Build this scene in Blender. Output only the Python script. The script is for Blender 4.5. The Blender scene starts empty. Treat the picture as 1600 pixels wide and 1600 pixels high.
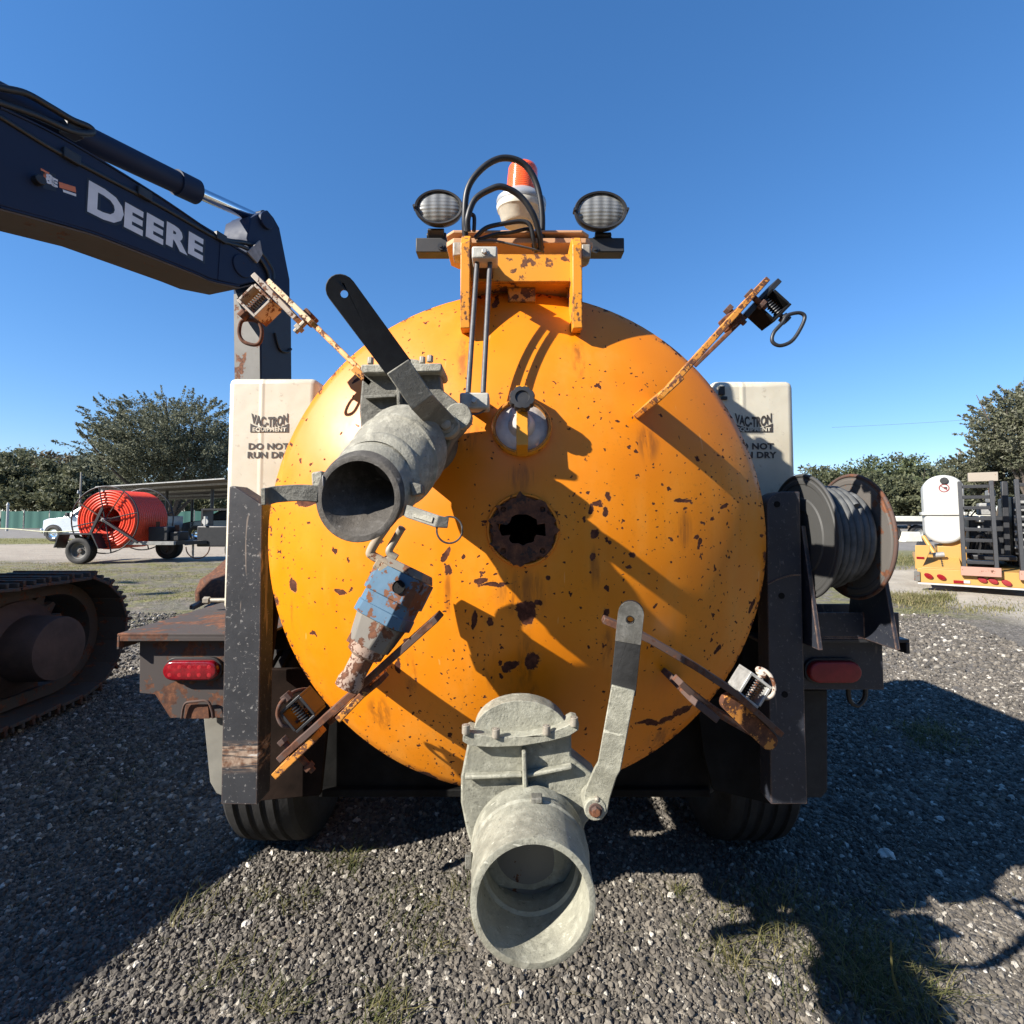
import bpy, bmesh, math, random
import numpy as np
from mathutils import Vector, Matrix, noise as mnoise
from mathutils.geometry import tessellate_polygon
V = Vector
R = math.radians
random.seed(7)
scene = bpy.context.scene
COL = scene.collection

# ------------------------------------------------------------------ camera
CAM = V((0.0, 0.0, 1.32)); PITCH = R(2.7); FPX = 800.0; PPX, PPY = 800.0, 768.0
cd = bpy.data.cameras.new('camera'); cam = bpy.data.objects.new('camera', cd); COL.objects.link(cam)
cam.location = CAM; cam.rotation_euler = (R(90) + PITCH, 0, 0)
cd.sensor_width = 36; cd.lens = 18; cd.shift_y = -0.02; cd.clip_start = 0.02; cd.clip_end = 900
scene.camera = cam
# ------------------------------------------------------------------ light
SUN_EL, SUN_AZ = R(32.5), R(241.5)          # sun stands behind the camera on the left
w = bpy.data.worlds.new('World'); scene.world = w; w.use_nodes = True
nt = w.node_tree; nt.nodes.clear()
sk = nt.nodes.new('ShaderNodeTexSky'); sk.sky_type = 'NISHITA'; sk.sun_disc = False
sk.sun_elevation = SUN_EL; sk.sun_rotation = SUN_AZ; sk.altitude = 0; sk.air_density = 1.0; sk.dust_density = 0.0; sk.ozone_density = 6.0
bg = nt.nodes.new('ShaderNodeBackground'); bg.inputs['Strength'].default_value = 0.100
wo = nt.nodes.new('ShaderNodeOutputWorld')
gm = nt.nodes.new('ShaderNodeGamma'); gm.inputs[1].default_value = 0.78      # a gentler, bluer clear sky, the same all round
hs = nt.nodes.new('ShaderNodeHueSaturation'); hs.inputs['Saturation'].default_value = 1.26
mx = nt.nodes.new('ShaderNodeMix'); mx.data_type = 'RGBA'; mx.blend_type = 'MULTIPLY'; mx.inputs[0].default_value = 1.0; mx.inputs[7].default_value = (1.12, 1.08, 1.18, 1)
nt.links.new(sk.outputs[0], gm.inputs[0]); nt.links.new(gm.outputs[0], hs.inputs['Color']); nt.links.new(hs.outputs[0], mx.inputs[6])
nt.links.new(mx.outputs[2], bg.inputs[0]); nt.links.new(bg.outputs[0], wo.inputs[0])
TOSUN = V((math.sin(SUN_AZ) * math.cos(SUN_EL), math.cos(SUN_AZ) * math.cos(SUN_EL), math.sin(SUN_EL)))
sd = bpy.data.lights.new('sun', 'SUN'); sd.energy = 5.0; sd.angle = R(0.53); sd.color = (1.0, 0.94, 0.85)
so = bpy.data.objects.new('sun', sd); COL.objects.link(so); so.rotation_euler = TOSUN.to_track_quat('Z', 'Y').to_euler()
so.location = (-6, -6, 8)
scene.view_settings.view_transform = 'Standard'; scene.view_settings.look = 'None'
scene.view_settings.exposure = 1.2; scene.view_settings.gamma = 1.0; scene.view_settings.use_curve_mapping = False
scene.cycles.max_bounces = 6; scene.cycles.use_denoising = True

# ------------------------------------------------------------------ measuring helpers (survey of the place)
def ray(px, py):
    u = (px - PPX) / FPX; v = (PPY - py) / FPX
    return V((u, math.cos(PITCH) - math.sin(PITCH) * v, math.sin(PITCH) + math.cos(PITCH) * v))
def P(px, py, Y):
    d = ray(px, py); return CAM + d * (Y / d.y)
def G(px, py, z=0.0):
    d = ray(px, py); return CAM + d * ((z - CAM.z) / d.z)
def PL(px, py, p0, n):
    d = ray(px, py); return CAM + d * ((p0 - CAM).dot(n) / d.dot(n))
def lerp(a, b, t): return a + (b - a) * t
def spl(pts, k=8, closed=False):
    pts = [V(p) for p in pts]; n = len(pts); out = []
    rng = range(n if closed else n - 1)
    for i in rng:
        if closed: a, b, c, d = pts[(i-1) % n], pts[i], pts[(i+1) % n], pts[(i+2) % n]
        else: a, b, c, d = pts[max(i-1, 0)], pts[i], pts[i+1], pts[min(i+2, n-1)]
        for j in range(k):
            t = j / k
            out.append(0.5 * ((2*b) + (c-a)*t + (2*a-5*b+4*c-d)*t*t + (3*b-a-3*c+d)*t*t*t))
    if not closed: out.append(pts[-1])
    return out

# ------------------------------------------------------------------ object helpers
WLOC = {}
def tag(o, label=None, cat=None, group=None, kind=None):
    if label: o['label'] = label
    if cat: o['category'] = cat
    if group: o['group'] = group
    if kind: o['kind'] = kind
    return o
def thing(name, label, cat, loc=(0, 0, 0), group=None):
    o = bpy.data.objects.new(name, None); COL.objects.link(o); o.location = loc; o.empty_display_size = 0.2
    WLOC[o.name] = V(loc); return tag(o, label, cat, group)
def link(name, me, m, parent=None, loc=None):
    o = bpy.data.objects.new(name, me); COL.objects.link(o)
    if m is not None and not me.materials:
        for q in (m if isinstance(m, (list, tuple)) else [m]): me.materials.append(q)
    loc = V((0, 0, 0)) if loc is None else V(loc)
    WLOC[o.name] = loc
    if parent is not None:
        o.parent = parent; o.location = loc - WLOC[parent.name]
    else: o.location = loc
    return o

class MB:
    def __init__(s): s.v = []; s.f = []; s.mi = []
    def add(s, vs, fs, mi=0):
        b = len(s.v); s.v += [V(p) for p in vs]; s.f += [tuple(i + b for i in f) for f in fs]; s.mi += [mi] * len(fs); return s
    def obox(s, c, ax, ay, az, mi=0):          # half-axis vectors
        c = V(c); ax, ay, az = V(ax), V(ay), V(az)
        vs = [c + sx*ax + sy*ay + sz*az for sz in (-1, 1) for sy in (-1, 1) for sx in (-1, 1)]
        return s.add(vs, [(0,2,3,1),(4,5,7,6),(0,1,5,4),(2,6,7,3),(0,4,6,2),(1,3,7,5)], mi)
    def box(s, lo, hi, mi=0):
        lo, hi = V(lo), V(hi); c = (lo + hi) / 2; h = (hi - lo) / 2
        return s.obox(c, (h.x,0,0), (0,h.y,0), (0,0,h.z), mi)
    def bar(s, a, b, wy, th, mi=0, hint=V((0, 1, 0))):   # flat bar a-b, width along hint, thickness across
        a, b = V(a), V(b); u = (b - a); L = u.length; u.normalize()
        wv = (V(hint) - u * V(hint).dot(u)).normalized(); n = u.cross(wv)
        return s.obox((a + b) / 2, u * L / 2, wv * wy / 2, n * th / 2, mi)
    def prism(s, pts, ext, mi=0):
        pts = [V(p) for p in pts]; ext = V(ext); n = len(pts)
        vs = pts + [p + ext for p in pts]
        tri = tessellate_polygon([pts])
        fs = [tuple(t) for t in tri] + [tuple(i + n for i in reversed(t)) for t in tri]
        fs += [(i, (i+1) % n, n + (i+1) % n, n + i) for i in range(n)]
        return s.add(vs, fs, mi)
    def ngprism(s, pts, ext, mi=0):            # convex or simple outline kept as one n-gon (bevels cleanly)
        pts = [V(p) for p in pts]; ext = V(ext); n = len(pts)
        vs = pts + [p + ext for p in pts]
        fs = [tuple(range(n)), tuple(range(2*n-1, n-1, -1))] + [(i, (i+1) % n, n + (i+1) % n, n + i) for i in range(n)]
        return s.add(vs, fs, mi)
    def plate(s, outer, holes, o, ux, uy, th, mi=0):
        o, ux, uy = V(o), V(ux), V(uy); n = ux.cross(uy).normalized() * th
        loops = [list(outer)] + [list(h) for h in holes]
        flat = [p for l in loops for p in l]; N = len(flat)
        top = [o + ux*p[0] + uy*p[1] for p in flat]
        tri = tessellate_polygon([[V((p[0], p[1], 0)) for p in l] for l in loops])
        vs = top + [p - n for p in top]
        fs = [tuple(t) for t in tri] + [tuple(i + N for i in reversed(t)) for t in tri]
        b = 0
        for l in loops:
            k = len(l); fs += [(b+i, b+(i+1) % k, N+b+(i+1) % k, N+b+i) for i in range(k)]; b += k
        return s.add(vs, fs, mi)
    def lathe(s, prof, o, axis, n=32, mi=0, sc=(1, 1), ref=None, cap0=False, cap1=False):
        o = V(o); a = V(axis).normalized()
        ref = V(ref) if ref is not None else (V((0,0,1)) if abs(a.z) < .9 else V((1,0,0)))
        e1 = (ref - a * ref.dot(a)).normalized(); e2 = a.cross(e1)
        vs = []; fs = []
        for (t, r) in prof:
            for i in range(n):
                th = 2*math.pi*i/n
                vs.append(o + a*t + e1*(r*sc[0]*math.cos(th)) + e2*(r*sc[1]*math.sin(th)))
        for k in range(len(prof)-1):
            for i in range(n):
                j = (i+1) % n; fs.append((k*n+i, k*n+j, (k+1)*n+j, (k+1)*n+i))
        if cap0: fs.append(tuple(range(n-1, -1, -1)))
        if cap1: fs.append(tuple(range((len(prof)-1)*n, len(prof)*n)))
        return s.add(vs, fs, mi)
    def cyl(s, a, b, ra, rb=None, n=20, mi=0, caps=True):
        a, b = V(a), V(b); rb = ra if rb is None else rb
        return s.lathe([(0, ra), ((b-a).length, rb)], a, b-a, n, mi, cap0=caps, cap1=caps)
    def bolt(s, p, axis, r, h, mi=0):
        a = V(axis).normalized(); p = V(p)
        s.lathe([(0, r*1.45), (h*.25, r*1.45)], p, a, 16, mi, cap1=True)
        return s.lathe([(h*.25, r), (h*.9, r), (h, r*.8)], p, a, 6, mi, cap1=True)
    def tube(s, pts, r, n=8, closed=False, mi=0):
        pts = [V(p) for p in pts]; m = len(pts); vs = []; fs = []
        rr = r if isinstance(r, (list, tuple)) else [r]*m
        e = None
        for i in range(m):
            if closed: t = (pts[(i+1) % m] - pts[i-1])
            else: t = pts[min(i+1, m-1)] - pts[max(i-1, 0)]
            if t.length < 1e-9: t = V((0,0,1))
            t.normalize()
            if e is None:
                h = V((0,0,1)) if abs(t.z) < .9 else V((1,0,0)); e = (h - t*h.dot(t)).normalized()
            else:
                e = e - t*e.dot(t)
                if e.length < 1e-6: e = t.orthogonal()
                e.normalize()
            f = t.cross(e)
            for k in range(n):
                a = 2*math.pi*k/n; vs.append(pts[i] + e*(rr[i]*math.cos(a)) + f*(rr[i]*math.sin(a)))
        for i in range(m if closed else m-1):
            j = (i+1) % m
            for k in range(n):
                l = (k+1) % n; fs.append((i*n+k, i*n+l, j*n+l, j*n+k))
        if not closed:
            fs.append(tuple(range(n-1, -1, -1))); fs.append(tuple(range((m-1)*n, m*n)))
        return s.add(vs, fs, mi)
    def sweep(s, pts, wv, wd, th, mi=0):       # bent strap: rectangle swept along pts
        pts = [V(p) for p in pts]; m = len(pts); vs = []; fs = []
        wds = wd if isinstance(wd, (list, tuple)) else [wd]*m
        for i in range(m):
            t = (pts[min(i+1, m-1)] - pts[max(i-1, 0)]).normalized()
            ww = (V(wv) - t*V(wv).dot(t)).normalized(); nn = t.cross(ww)
            for (a, b) in ((-1,-1),(1,-1),(1,1),(-1,1)): vs.append(pts[i] + ww*(a*wds[i]/2) + nn*(b*th/2))
        for i in range(m-1):
            for k in range(4):
                l = (k+1) % 4; fs.append((i*4+k, i*4+l, i*4+4+l, i*4+4+k))
        fs += [(3,2,1,0), tuple(range((m-1)*4, m*4))]
        return s.add(vs, fs, mi)
    def build(s, name, m, parent=None, label=None, bevel=0, smooth=35, kind=None, seg=2, jitter=0):
        c = sum(s.v, V((0,0,0))) / max(1, len(s.v))
        me = bpy.data.meshes.new(name)
        me.from_pydata([p - c for p in s.v], [], s.f); me.update()
        bm = bmesh.new(); bm.from_mesh(me); bmesh.ops.recalc_face_normals(bm, faces=bm.faces); bm.to_mesh(me); bm.free()
        o = link(name, me, m, parent, c)
        if isinstance(m, (list, tuple)):
            me.polygons.foreach_set('material_index', s.mi)
        if smooth:
            me.polygons.foreach_set('use_smooth', [True]*len(me.polygons)); me.set_sharp_from_angle(angle=R(smooth))
        if bevel:
            b = o.modifiers.new('bevel', 'BEVEL'); b.width = bevel; b.segments = seg; b.limit_method = 'ANGLE'; b.angle_limit = R(38)
        if label: o['label'] = label
        if kind: o['kind'] = kind
        return o

def copy_child(o, parent, loc):                # a copy of a part at a world location, sharing mesh data
    c = o.copy(); COL.objects.link(c); c.parent = parent; c.location = V(loc) - WLOC[parent.name]; WLOC[c.name] = V(loc); return c
def stadium(L, wd, n=8, r0=True, r1=True):     # outline along +u from 0 to L, round ends
    h = wd/2; pts = []
    if r1: pts += [(L - h + h*math.cos(a), h*math.sin(a)) for a in [(-math.pi/2 + math.pi*i/n) for i in range(n+1)]]
    else: pts += [(L, -h), (L, h)]
    if r0: pts += [(h + h*math.cos(a), h*math.sin(a)) for a in [(math.pi/2 + math.pi*i/n) for i in range(n+1)]]
    else: pts += [(0, h), (0, -h)]
    return pts
def circ(cx, cy, r, n=16): return [(cx + r*math.cos(2*math.pi*i/n), cy + r*math.sin(2*math.pi*i/n)) for i in range(n)]
def frame(a, b, nh):
    ux = (V(b) - V(a)).normalized(); n = V(nh); n = (n - ux*n.dot(ux)).normalized(); return ux, n.cross(ux)
def text(name, s, size, o, ux, uy, m, parent, bold=0.0, th=0.0006, spacing=1.0, warp=None, sx=1.0):
    cu = bpy.data.curves.new(name, 'FONT'); cu.body = s; cu.size = size; cu.align_x = 'CENTER'; cu.align_y = 'CENTER'
    cu.offset = bold; cu.space_character = spacing; cu.resolution_u = 3
    t = bpy.data.objects.new('t', cu); COL.objects.link(t)
    dg = bpy.context.evaluated_depsgraph_get(); me = bpy.data.meshes.new_from_object(t.evaluated_get(dg))
    COL.objects.unlink(t); bpy.data.objects.remove(t); bpy.data.curves.remove(cu)
    me.name = name; ux, uy = V(ux), V(uy); n = ux.cross(uy)
    for v in me.vertices:
        x, y = v.co.x * sx, v.co.y
        if warp: x, y = warp(x, y)
        v.co = ux*x + uy*y + n*th
    me.materials.clear()
    return link(name, me, m, parent, V(o))

# ------------------------------------------------------------------ materials
class N:
    def __init__(s, name):
        s.m = bpy.data.materials.new(name); s.m.use_nodes = True; s.t = s.m.node_tree; s.t.nodes.clear()
        s.out = s.t.nodes.new('ShaderNodeOutputMaterial'); s.b = s.t.nodes.new('ShaderNodeBsdfPrincipled')
        s.t.links.new(s.b.outputs[0], s.out.inputs[0]); s._tc = None
    def new(s, t, **kw):
        n = s.t.nodes.new(t)
        for k, v in kw.items(): setattr(n, k, v)
        return n
    def put(s, sock, v):
        if hasattr(v, 'is_linked') or isinstance(v, bpy.types.NodeSocket): s.t.links.new(v, sock)
        else:
            if isinstance(v, tuple) and len(v) == 3 and sock.type == 'RGBA': v = (*v, 1)
            sock.default_value = v
    def set(s, **kw):
        for k, v in kw.items(): s.put(s.b.inputs[k.replace('_', ' ')], v)
        return s
    @property
    def co(s):
        if s._tc is None: s._tc = s.new('ShaderNodeTexCoord').outputs['Object']
        return s._tc
    def math(s, op, a, b=0.0, c=None, clamp=False):
        n = s.new('ShaderNodeMath', operation=op, use_clamp=clamp); s.put(n.inputs[0], a); s.put(n.inputs[1], b)
        if c is not None: s.put(n.inputs[2], c)
        return n.outputs[0]
    def vmath(s, op, a, b=None):
        n = s.new('ShaderNodeVectorMath', operation=op); s.put(n.inputs[0], a)
        if b is not None: s.put(n.inputs[1], b)
        return n.outputs['Value' if op in ('LENGTH', 'DOT_PRODUCT') else 'Vector']
    def mix(s, f, a, b):
        n = s.new('ShaderNodeMix', data_type='RGBA'); s.put(n.inputs[0], f); s.put(n.inputs[6], a); s.put(n.inputs[7], b); return n.outputs[2]
    def mixf(s, f, a, b):
        n = s.new('ShaderNodeMix', data_type='FLOAT'); s.put(n.inputs[0], f); s.put(n.inputs[2], a); s.put(n.inputs[3], b); return n.outputs[0]
    def noise(s, scale, detail=4, rough=.55, vec=None, stretch=None, dist=0):
        n = s.new('ShaderNodeTexNoise'); v = vec if vec is not None else s.co
        if stretch: v = s.vmath('MULTIPLY', v, stretch)
        s.put(n.inputs['Vector'], v); n.inputs['Scale'].default_value = scale; n.inputs['Detail'].default_value = detail
        n.inputs['Roughness'].default_value = rough; n.inputs['Distortion'].default_value = dist; return n.outputs[0]
    def noisec(s, scale, detail=3, vec=None):
        n = s.new('ShaderNodeTexNoise'); s.put(n.inputs['Vector'], vec if vec is not None else s.co); n.inputs['Scale'].default_value = scale
        n.inputs['Detail'].default_value = detail; return n.outputs[1]
    def warp(s, amt, scale, detail=3):
        c = s.vmath('SUBTRACT', s.noisec(scale, detail), (.5, .5, .5)); sc = s.new('ShaderNodeVectorMath', operation='SCALE')
        s.put(sc.inputs[0], c); sc.inputs['Scale'].default_value = amt; return s.vmath('ADD', s.co, sc.outputs[0])
    def vor(s, scale, vec=None, feature='F1'):
        n = s.new('ShaderNodeTexVoronoi', feature=feature); s.put(n.inputs['Vector'], vec if vec is not None else s.co); n.inputs['Scale'].default_value = scale; return n
    def step(s, x, a, b): # smooth ramp a->b
        n = s.new('ShaderNodeMapRange', interpolation_type='SMOOTHSTEP'); s.put(n.inputs[0], x); s.put(n.inputs[1], a); s.put(n.inputs[2], b); return n.outputs[0]
    def ramp(s, f, stops):
        n = s.new('ShaderNodeValToRGB'); e = n.color_ramp.elements
        while len(e) < len(stops): e.new(.5)
        for q, (p, c) in zip(e, stops): q.position = p; q.color = (*c, 1) if len(c) == 3 else c
        s.put(n.inputs[0], f); return n.outputs[0]
    def bump(s, h, strength=.3, dist=.01, normal=None):
        n = s.new('ShaderNodeBump'); s.put(n.inputs['Height'], h); n.inputs['Strength'].default_value = strength; n.inputs['Distance'].default_value = dist
        if normal is not None: s.put(n.inputs['Normal'], normal)
        s.put(s.b.inputs['Normal'], n.outputs[0]); return n.outputs[0]
    def edge(s, r=.006):   # 1 on sharp edges
        b = s.new('ShaderNodeBevel', samples=4); b.inputs[0].default_value = r
        g = s.new('ShaderNodeNewGeometry'); d = s.vmath('DOT_PRODUCT', b.outputs[0], g.outputs['Normal'])
        return s.math('SUBTRACT', 1.0, d)

def plain(name, col, rough=.5, metal=0.0, var=.15, scale=12, bump=0.0, bscale=60, spec=.5, **kw):
    n = N(name); f = n.noise(scale, 5, .6)
    dark = tuple(c*(1-var) for c in col); lite = tuple(min(1, c*(1+var)) for c in col)
    n.set(Base_Color=n.ramp(f, [(.3, dark), (.7, lite)]), Metallic=metal)
    n.put(n.b.inputs['Roughness'], n.mixf(n.noise(scale*3, 3), max(0, rough-.1), min(1, rough+.12)))
    n.put(n.b.inputs['Specular IOR Level'], spec)
    if bump: n.bump(n.noise(bscale, 5, .6), bump, .004)
    for k, v in kw.items(): n.put(n.b.inputs[k.replace('_', ' ')], v)
    return n.m
RUSTA, RUSTB, RUSTC = (.035, .014, .009), (.10, .038, .018), (.22, .085, .035)
def rust_col(n, scale=40): return n.ramp(n.noise(scale, 6, .7), [(.3, RUSTA), (.52, RUSTB), (.72, RUSTC)])
def worn(name, col, amount=.5, rough=.5, scale=14, edge=.0, dirt=.25, streak=False, rustmul=1.0, metal=0.0, erad=.006):
    """painted metal with flaking down to rust; amount 0..1"""
    n = N(name)
    a = n.noise(scale, 6, .65, vec=n.warp(.02, 30)); b = n.noise(scale*5, 4, .6)
    f = n.math('ADD', n.math('MULTIPLY', a, .7), n.math('MULTIPLY', b, .3))
    if edge:
        e = n.math('MULTIPLY', n.math('MINIMUM', n.edge(erad), .35), edge)
        f = n.math('ADD', f, n.math('MULTIPLY', e, n.noise(scale*3, 3, .6)))
    th = .72 - .34*amount
    rust = n.step(f, th, th + .025)
    base = n.mix(n.math('MULTIPLY', n.noise(scale*.5, 5, .6), dirt), col, tuple(c*.45+.03 for c in col))
    rc = rust_col(n)
    if rustmul != 1.0: rc = n.mix(.5, rc, tuple(c*rustmul for c in RUSTC))
    n.set(Base_Color=n.mix(rust, base, rc), Metallic=metal)
    n.put(n.b.inputs['Roughness'], n.mixf(rust, n.mixf(n.noise(scale*2), rough-.08, rough+.15), .9))
    n.bump(n.math('ADD', n.math('MULTIPLY', rust, -.5), n.math('MULTIPLY', n.noise(90, 5, .7), n.mixf(rust, .12, .8))), .5, .0016)
    return n.m

M = {}
M['rust'] = worn('rusty_iron', (.075, .035, .022), .9, .85, 10)
M['brown_rust'] = worn('brown_rust', (.085, .046, .034), .62, .8, 13, dirt=.7)
M['apron_rust'] = worn('streaked_apron_rust', (.050, .038, .034), .62, .8, 7, dirt=.7)
M['orange_rusty'] = worn('orange_paint_rusty', (.66, .255, .008), .55, .45, 16, edge=1.2)
M['orange_bracket'] = worn('orange_paint_flaking', (.62, .25, .03), .60, .55, 34, edge=.9)
M['orange_clean'] = worn('orange_paint_chipped', (.70, .28, .008), .3, .4, 18, edge=1.0)
M['pale_rust'] = worn('pale_weathered_steel', (.42, .36, .30), .62, .75, 28)
M['black_paint'] = worn('black_chassis_paint', (.014, .015, .018), .12, .42, 12, dirt=.5)
M['black_deep'] = plain('black_grimy_paint', (.006, .006, .006), .75, 0, .6, 12, .2, spec=.15)
M['navy'] = worn('navy_machine_paint', (.009, .019, .050), .16, .55, 7, dirt=.3)
next(q for q in M['navy'].node_tree.nodes if q.type == 'BSDF_PRINCIPLED').inputs['Specular IOR Level'].default_value = .22
M['track_steel'] = worn('dusty_track_steel', (.062, .046, .035), .55, .85, 9, dirt=.8)
M['hub_brown'] = plain('dull_brown_casting', (.075, .046, .036), .7, .1, .3, 8, .25)
M['underside'] = worn('bounce_lit_rusty_underside', (.10, .075, .058), .35, .85, 4, dirt=.6)
M['worn_blade'] = worn('worn_grey_steel', (.11, .105, .095), .42, .6, 5, dirt=.5)
M['chrome'] = plain('chrome', (.75, .77, .80), .12, 1.0, .05, 10)
M['hose'] = plain('black_rubber_hose', (.012, .012, .013), .45, 0, .3, 30)
M['hose_grey'] = plain('grey_wash_hose', (.085, .088, .088), .6, 0, .5, 20, spec=.2)
M['rubber'] = plain('tyre_rubber', (.022, .021, .020), .75, 0, .35, 16, .3, 80)
M['black_plastic'] = plain('black_plastic', (.018, .018, .019), .5, 0, .3, 30)
M['zinc'] = plain('zinc_plated_steel', (.42, .41, .37), .5, .55, .25, 40, .1)
M['dull_bolt'] = plain('dull_bolt_steel', (.30, .27, .22), .6, .4, .35, 60, .2)
M['rod'] = plain('grey_fibre_rod', (.075, .075, .078), .55, .1, .25, 60, .15)
M['block'] = plain('cast_block', (.42, .41, .36), .65, .1, .2, 40, .25)
M['tan_plate'] = worn('faded_tan_paint', (.50, .27, .13), .25, .6, 20, edge=.6)
M['pink_roller'] = plain('faded_red_rubber', (.42, .08, .07), .6, 0, .2, 40)
M['blue'] = worn('blue_pump_paint', (.050, .140, .235), .60, .7, 26, rustmul=.7, dirt=1.0)
M['pump_grey'] = worn('bare_pump_casting', (.20, .18, .15), .52, .75, 18, dirt=.9)
M['red_lens'] = plain('red_lens', (.19, .004, .009), .2, 0, .35, 55, .0, Coat_Weight=.6, Coat_Roughness=.1)
M['red_dull'] = plain('dull_red_lens', (.22, .012, .016), .45, 0, .2, 40)
M['silver'] = plain('silver_truck_paint', (.52, .55, .58), .3, .3, .05, 4, Coat_Weight=.5)
M['car_black'] = plain('black_car_paint', (.010, .010, .012), .2, 0, .1, 4, Coat_Weight=.6)
M['glass'] = plain('tinted_car_glass', (.02, .025, .03), .08, 0, .1, 4)
M['white'] = plain('white_paint', (.40, .40, .38), .45, 0, .08, 5)
M['grey_steel'] = plain('grey_steel', (.26, .26, .25), .55, .3, .3, 10, .1)
M['yellow'] = worn('yellow_trailer_paint', (.43, .235, .058), .15, .45, 3, dirt=.3)
M['post_grey'] = plain('weathered_pole', (.26, .24, .21), .85, 0, .25, 6)
M['roof_under'] = worn('rusty_roof_sheet', (.055, .045, .04), .4, .7, 1.2)
M['bark'] = plain('bark', (.085, .068, .052), .95, 0, .4, 5, .6, 20)
M['conduit'] = plain('orange_red_conduit', (.74, .060, .022), .38, 0, .08, 6)
M['decal'] = plain('decal_white', (.60, .62, .63), .5, 0, .12, 6)
M['decal_dark'] = plain('decal_dark', (.010, .012, .02), .5, 0, .1, 6)
M['decal_orange'] = plain('decal_orange', (.55, .16, .06), .5, 0, .1, 6)
M['ink'] = plain('print_ink', (.045, .038, .033), .6, 0, .15, 60)
M['wall_sheet'] = plain('pale_wall_sheet', (.42, .43, .42), .5, .2, .1, 2)
M['cream_steel'] = plain('cream_trailer_steel', (.62, .60, .52), .6, 0, .12, 4)
M['rope'] = plain('pale_rope', (.62, .60, .42), .8, 0, .2, 10)
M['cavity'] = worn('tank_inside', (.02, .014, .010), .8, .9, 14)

def cast(name, col, dust=.5, bumpy=.35):
    n = N(name)
    d = n.noise(7, 6, .65); e = n.noise(60, 5, .65); k = n.noise(2.5, 3)
    c = n.ramp(d, [(.28, tuple(x*.45 for x in col)), (.5, col), (.74, tuple(min(1, x*1.35) for x in col))])
    c = n.mix(n.math('MULTIPLY', n.step(e, .45, .75), dust), c, tuple(min(1, x*1.5+.05) for x in col))
    sp = n.step(n.noise(105, 4, .7), .58, .68); c = n.mix(n.math('MULTIPLY', sp, .55), c, tuple(x*.32 for x in col)); st_ = n.step(n.noise(34, 5, .7, stretch=(1, 1, .14)), .56, .72); c = n.mix(n.math('MULTIPLY', st_, .40), c, tuple(x*.5 for x in col)); sc_ = n.step(n.noise(48, 2, .5, stretch=(.22, 1.6, 1), dist=1.4), .70, .73); c = n.mix(n.math('MULTIPLY', sc_, .6), c, tuple(min(1, x*1.9+.08) for x in col))
    c = n.mix(n.math('MULTIPLY', n.step(k, .55, .75), .25), c, (.30, .22, .12))
    n.set(Base_Color=c, Metallic=.15, Roughness=n.mixf(e, .5, .85)); n.bump(n.math('ADD', n.noise(130, 6, .75), n.math('MULTIPLY', n.noise(26, 4, .6), 1.2)), min(1, bumpy*1.5), .0026); return n.m
M['cast'] = cast('dusty_cast_aluminium', (.27, .265, .21), .55, .5)
M['cast_dark'] = cast('dark_cast_aluminium', (.135, .13, .108), .7, .6)
M['cast_mid'] = cast('grey_cast_aluminium', (.25, .24, .195), .8, .6)
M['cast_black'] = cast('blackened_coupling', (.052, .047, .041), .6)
M['handle_steel'] = cast('dusty_strap_steel', (.165, .16, .135), .7, .35)
M['sleeve'] = plain('dusty_vinyl_sleeve', (.016, .016, .016), .6, 0, .7, 12, .25, 90, spec=.3)
M['sleeve_dusty'] = plain('dusty_grey_sleeve', (.040, .039, .037), .65, 0, .6, 12, .25, 90, spec=.3)
M['sleeve_faded'] = cast('faded_vinyl_sleeve', (.07, .068, .060), .7, .3)
M['port_metal'] = plain('scuffed_aluminium', (.46, .43, .40), .5, .15, .5, 14, .4, 50)

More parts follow.
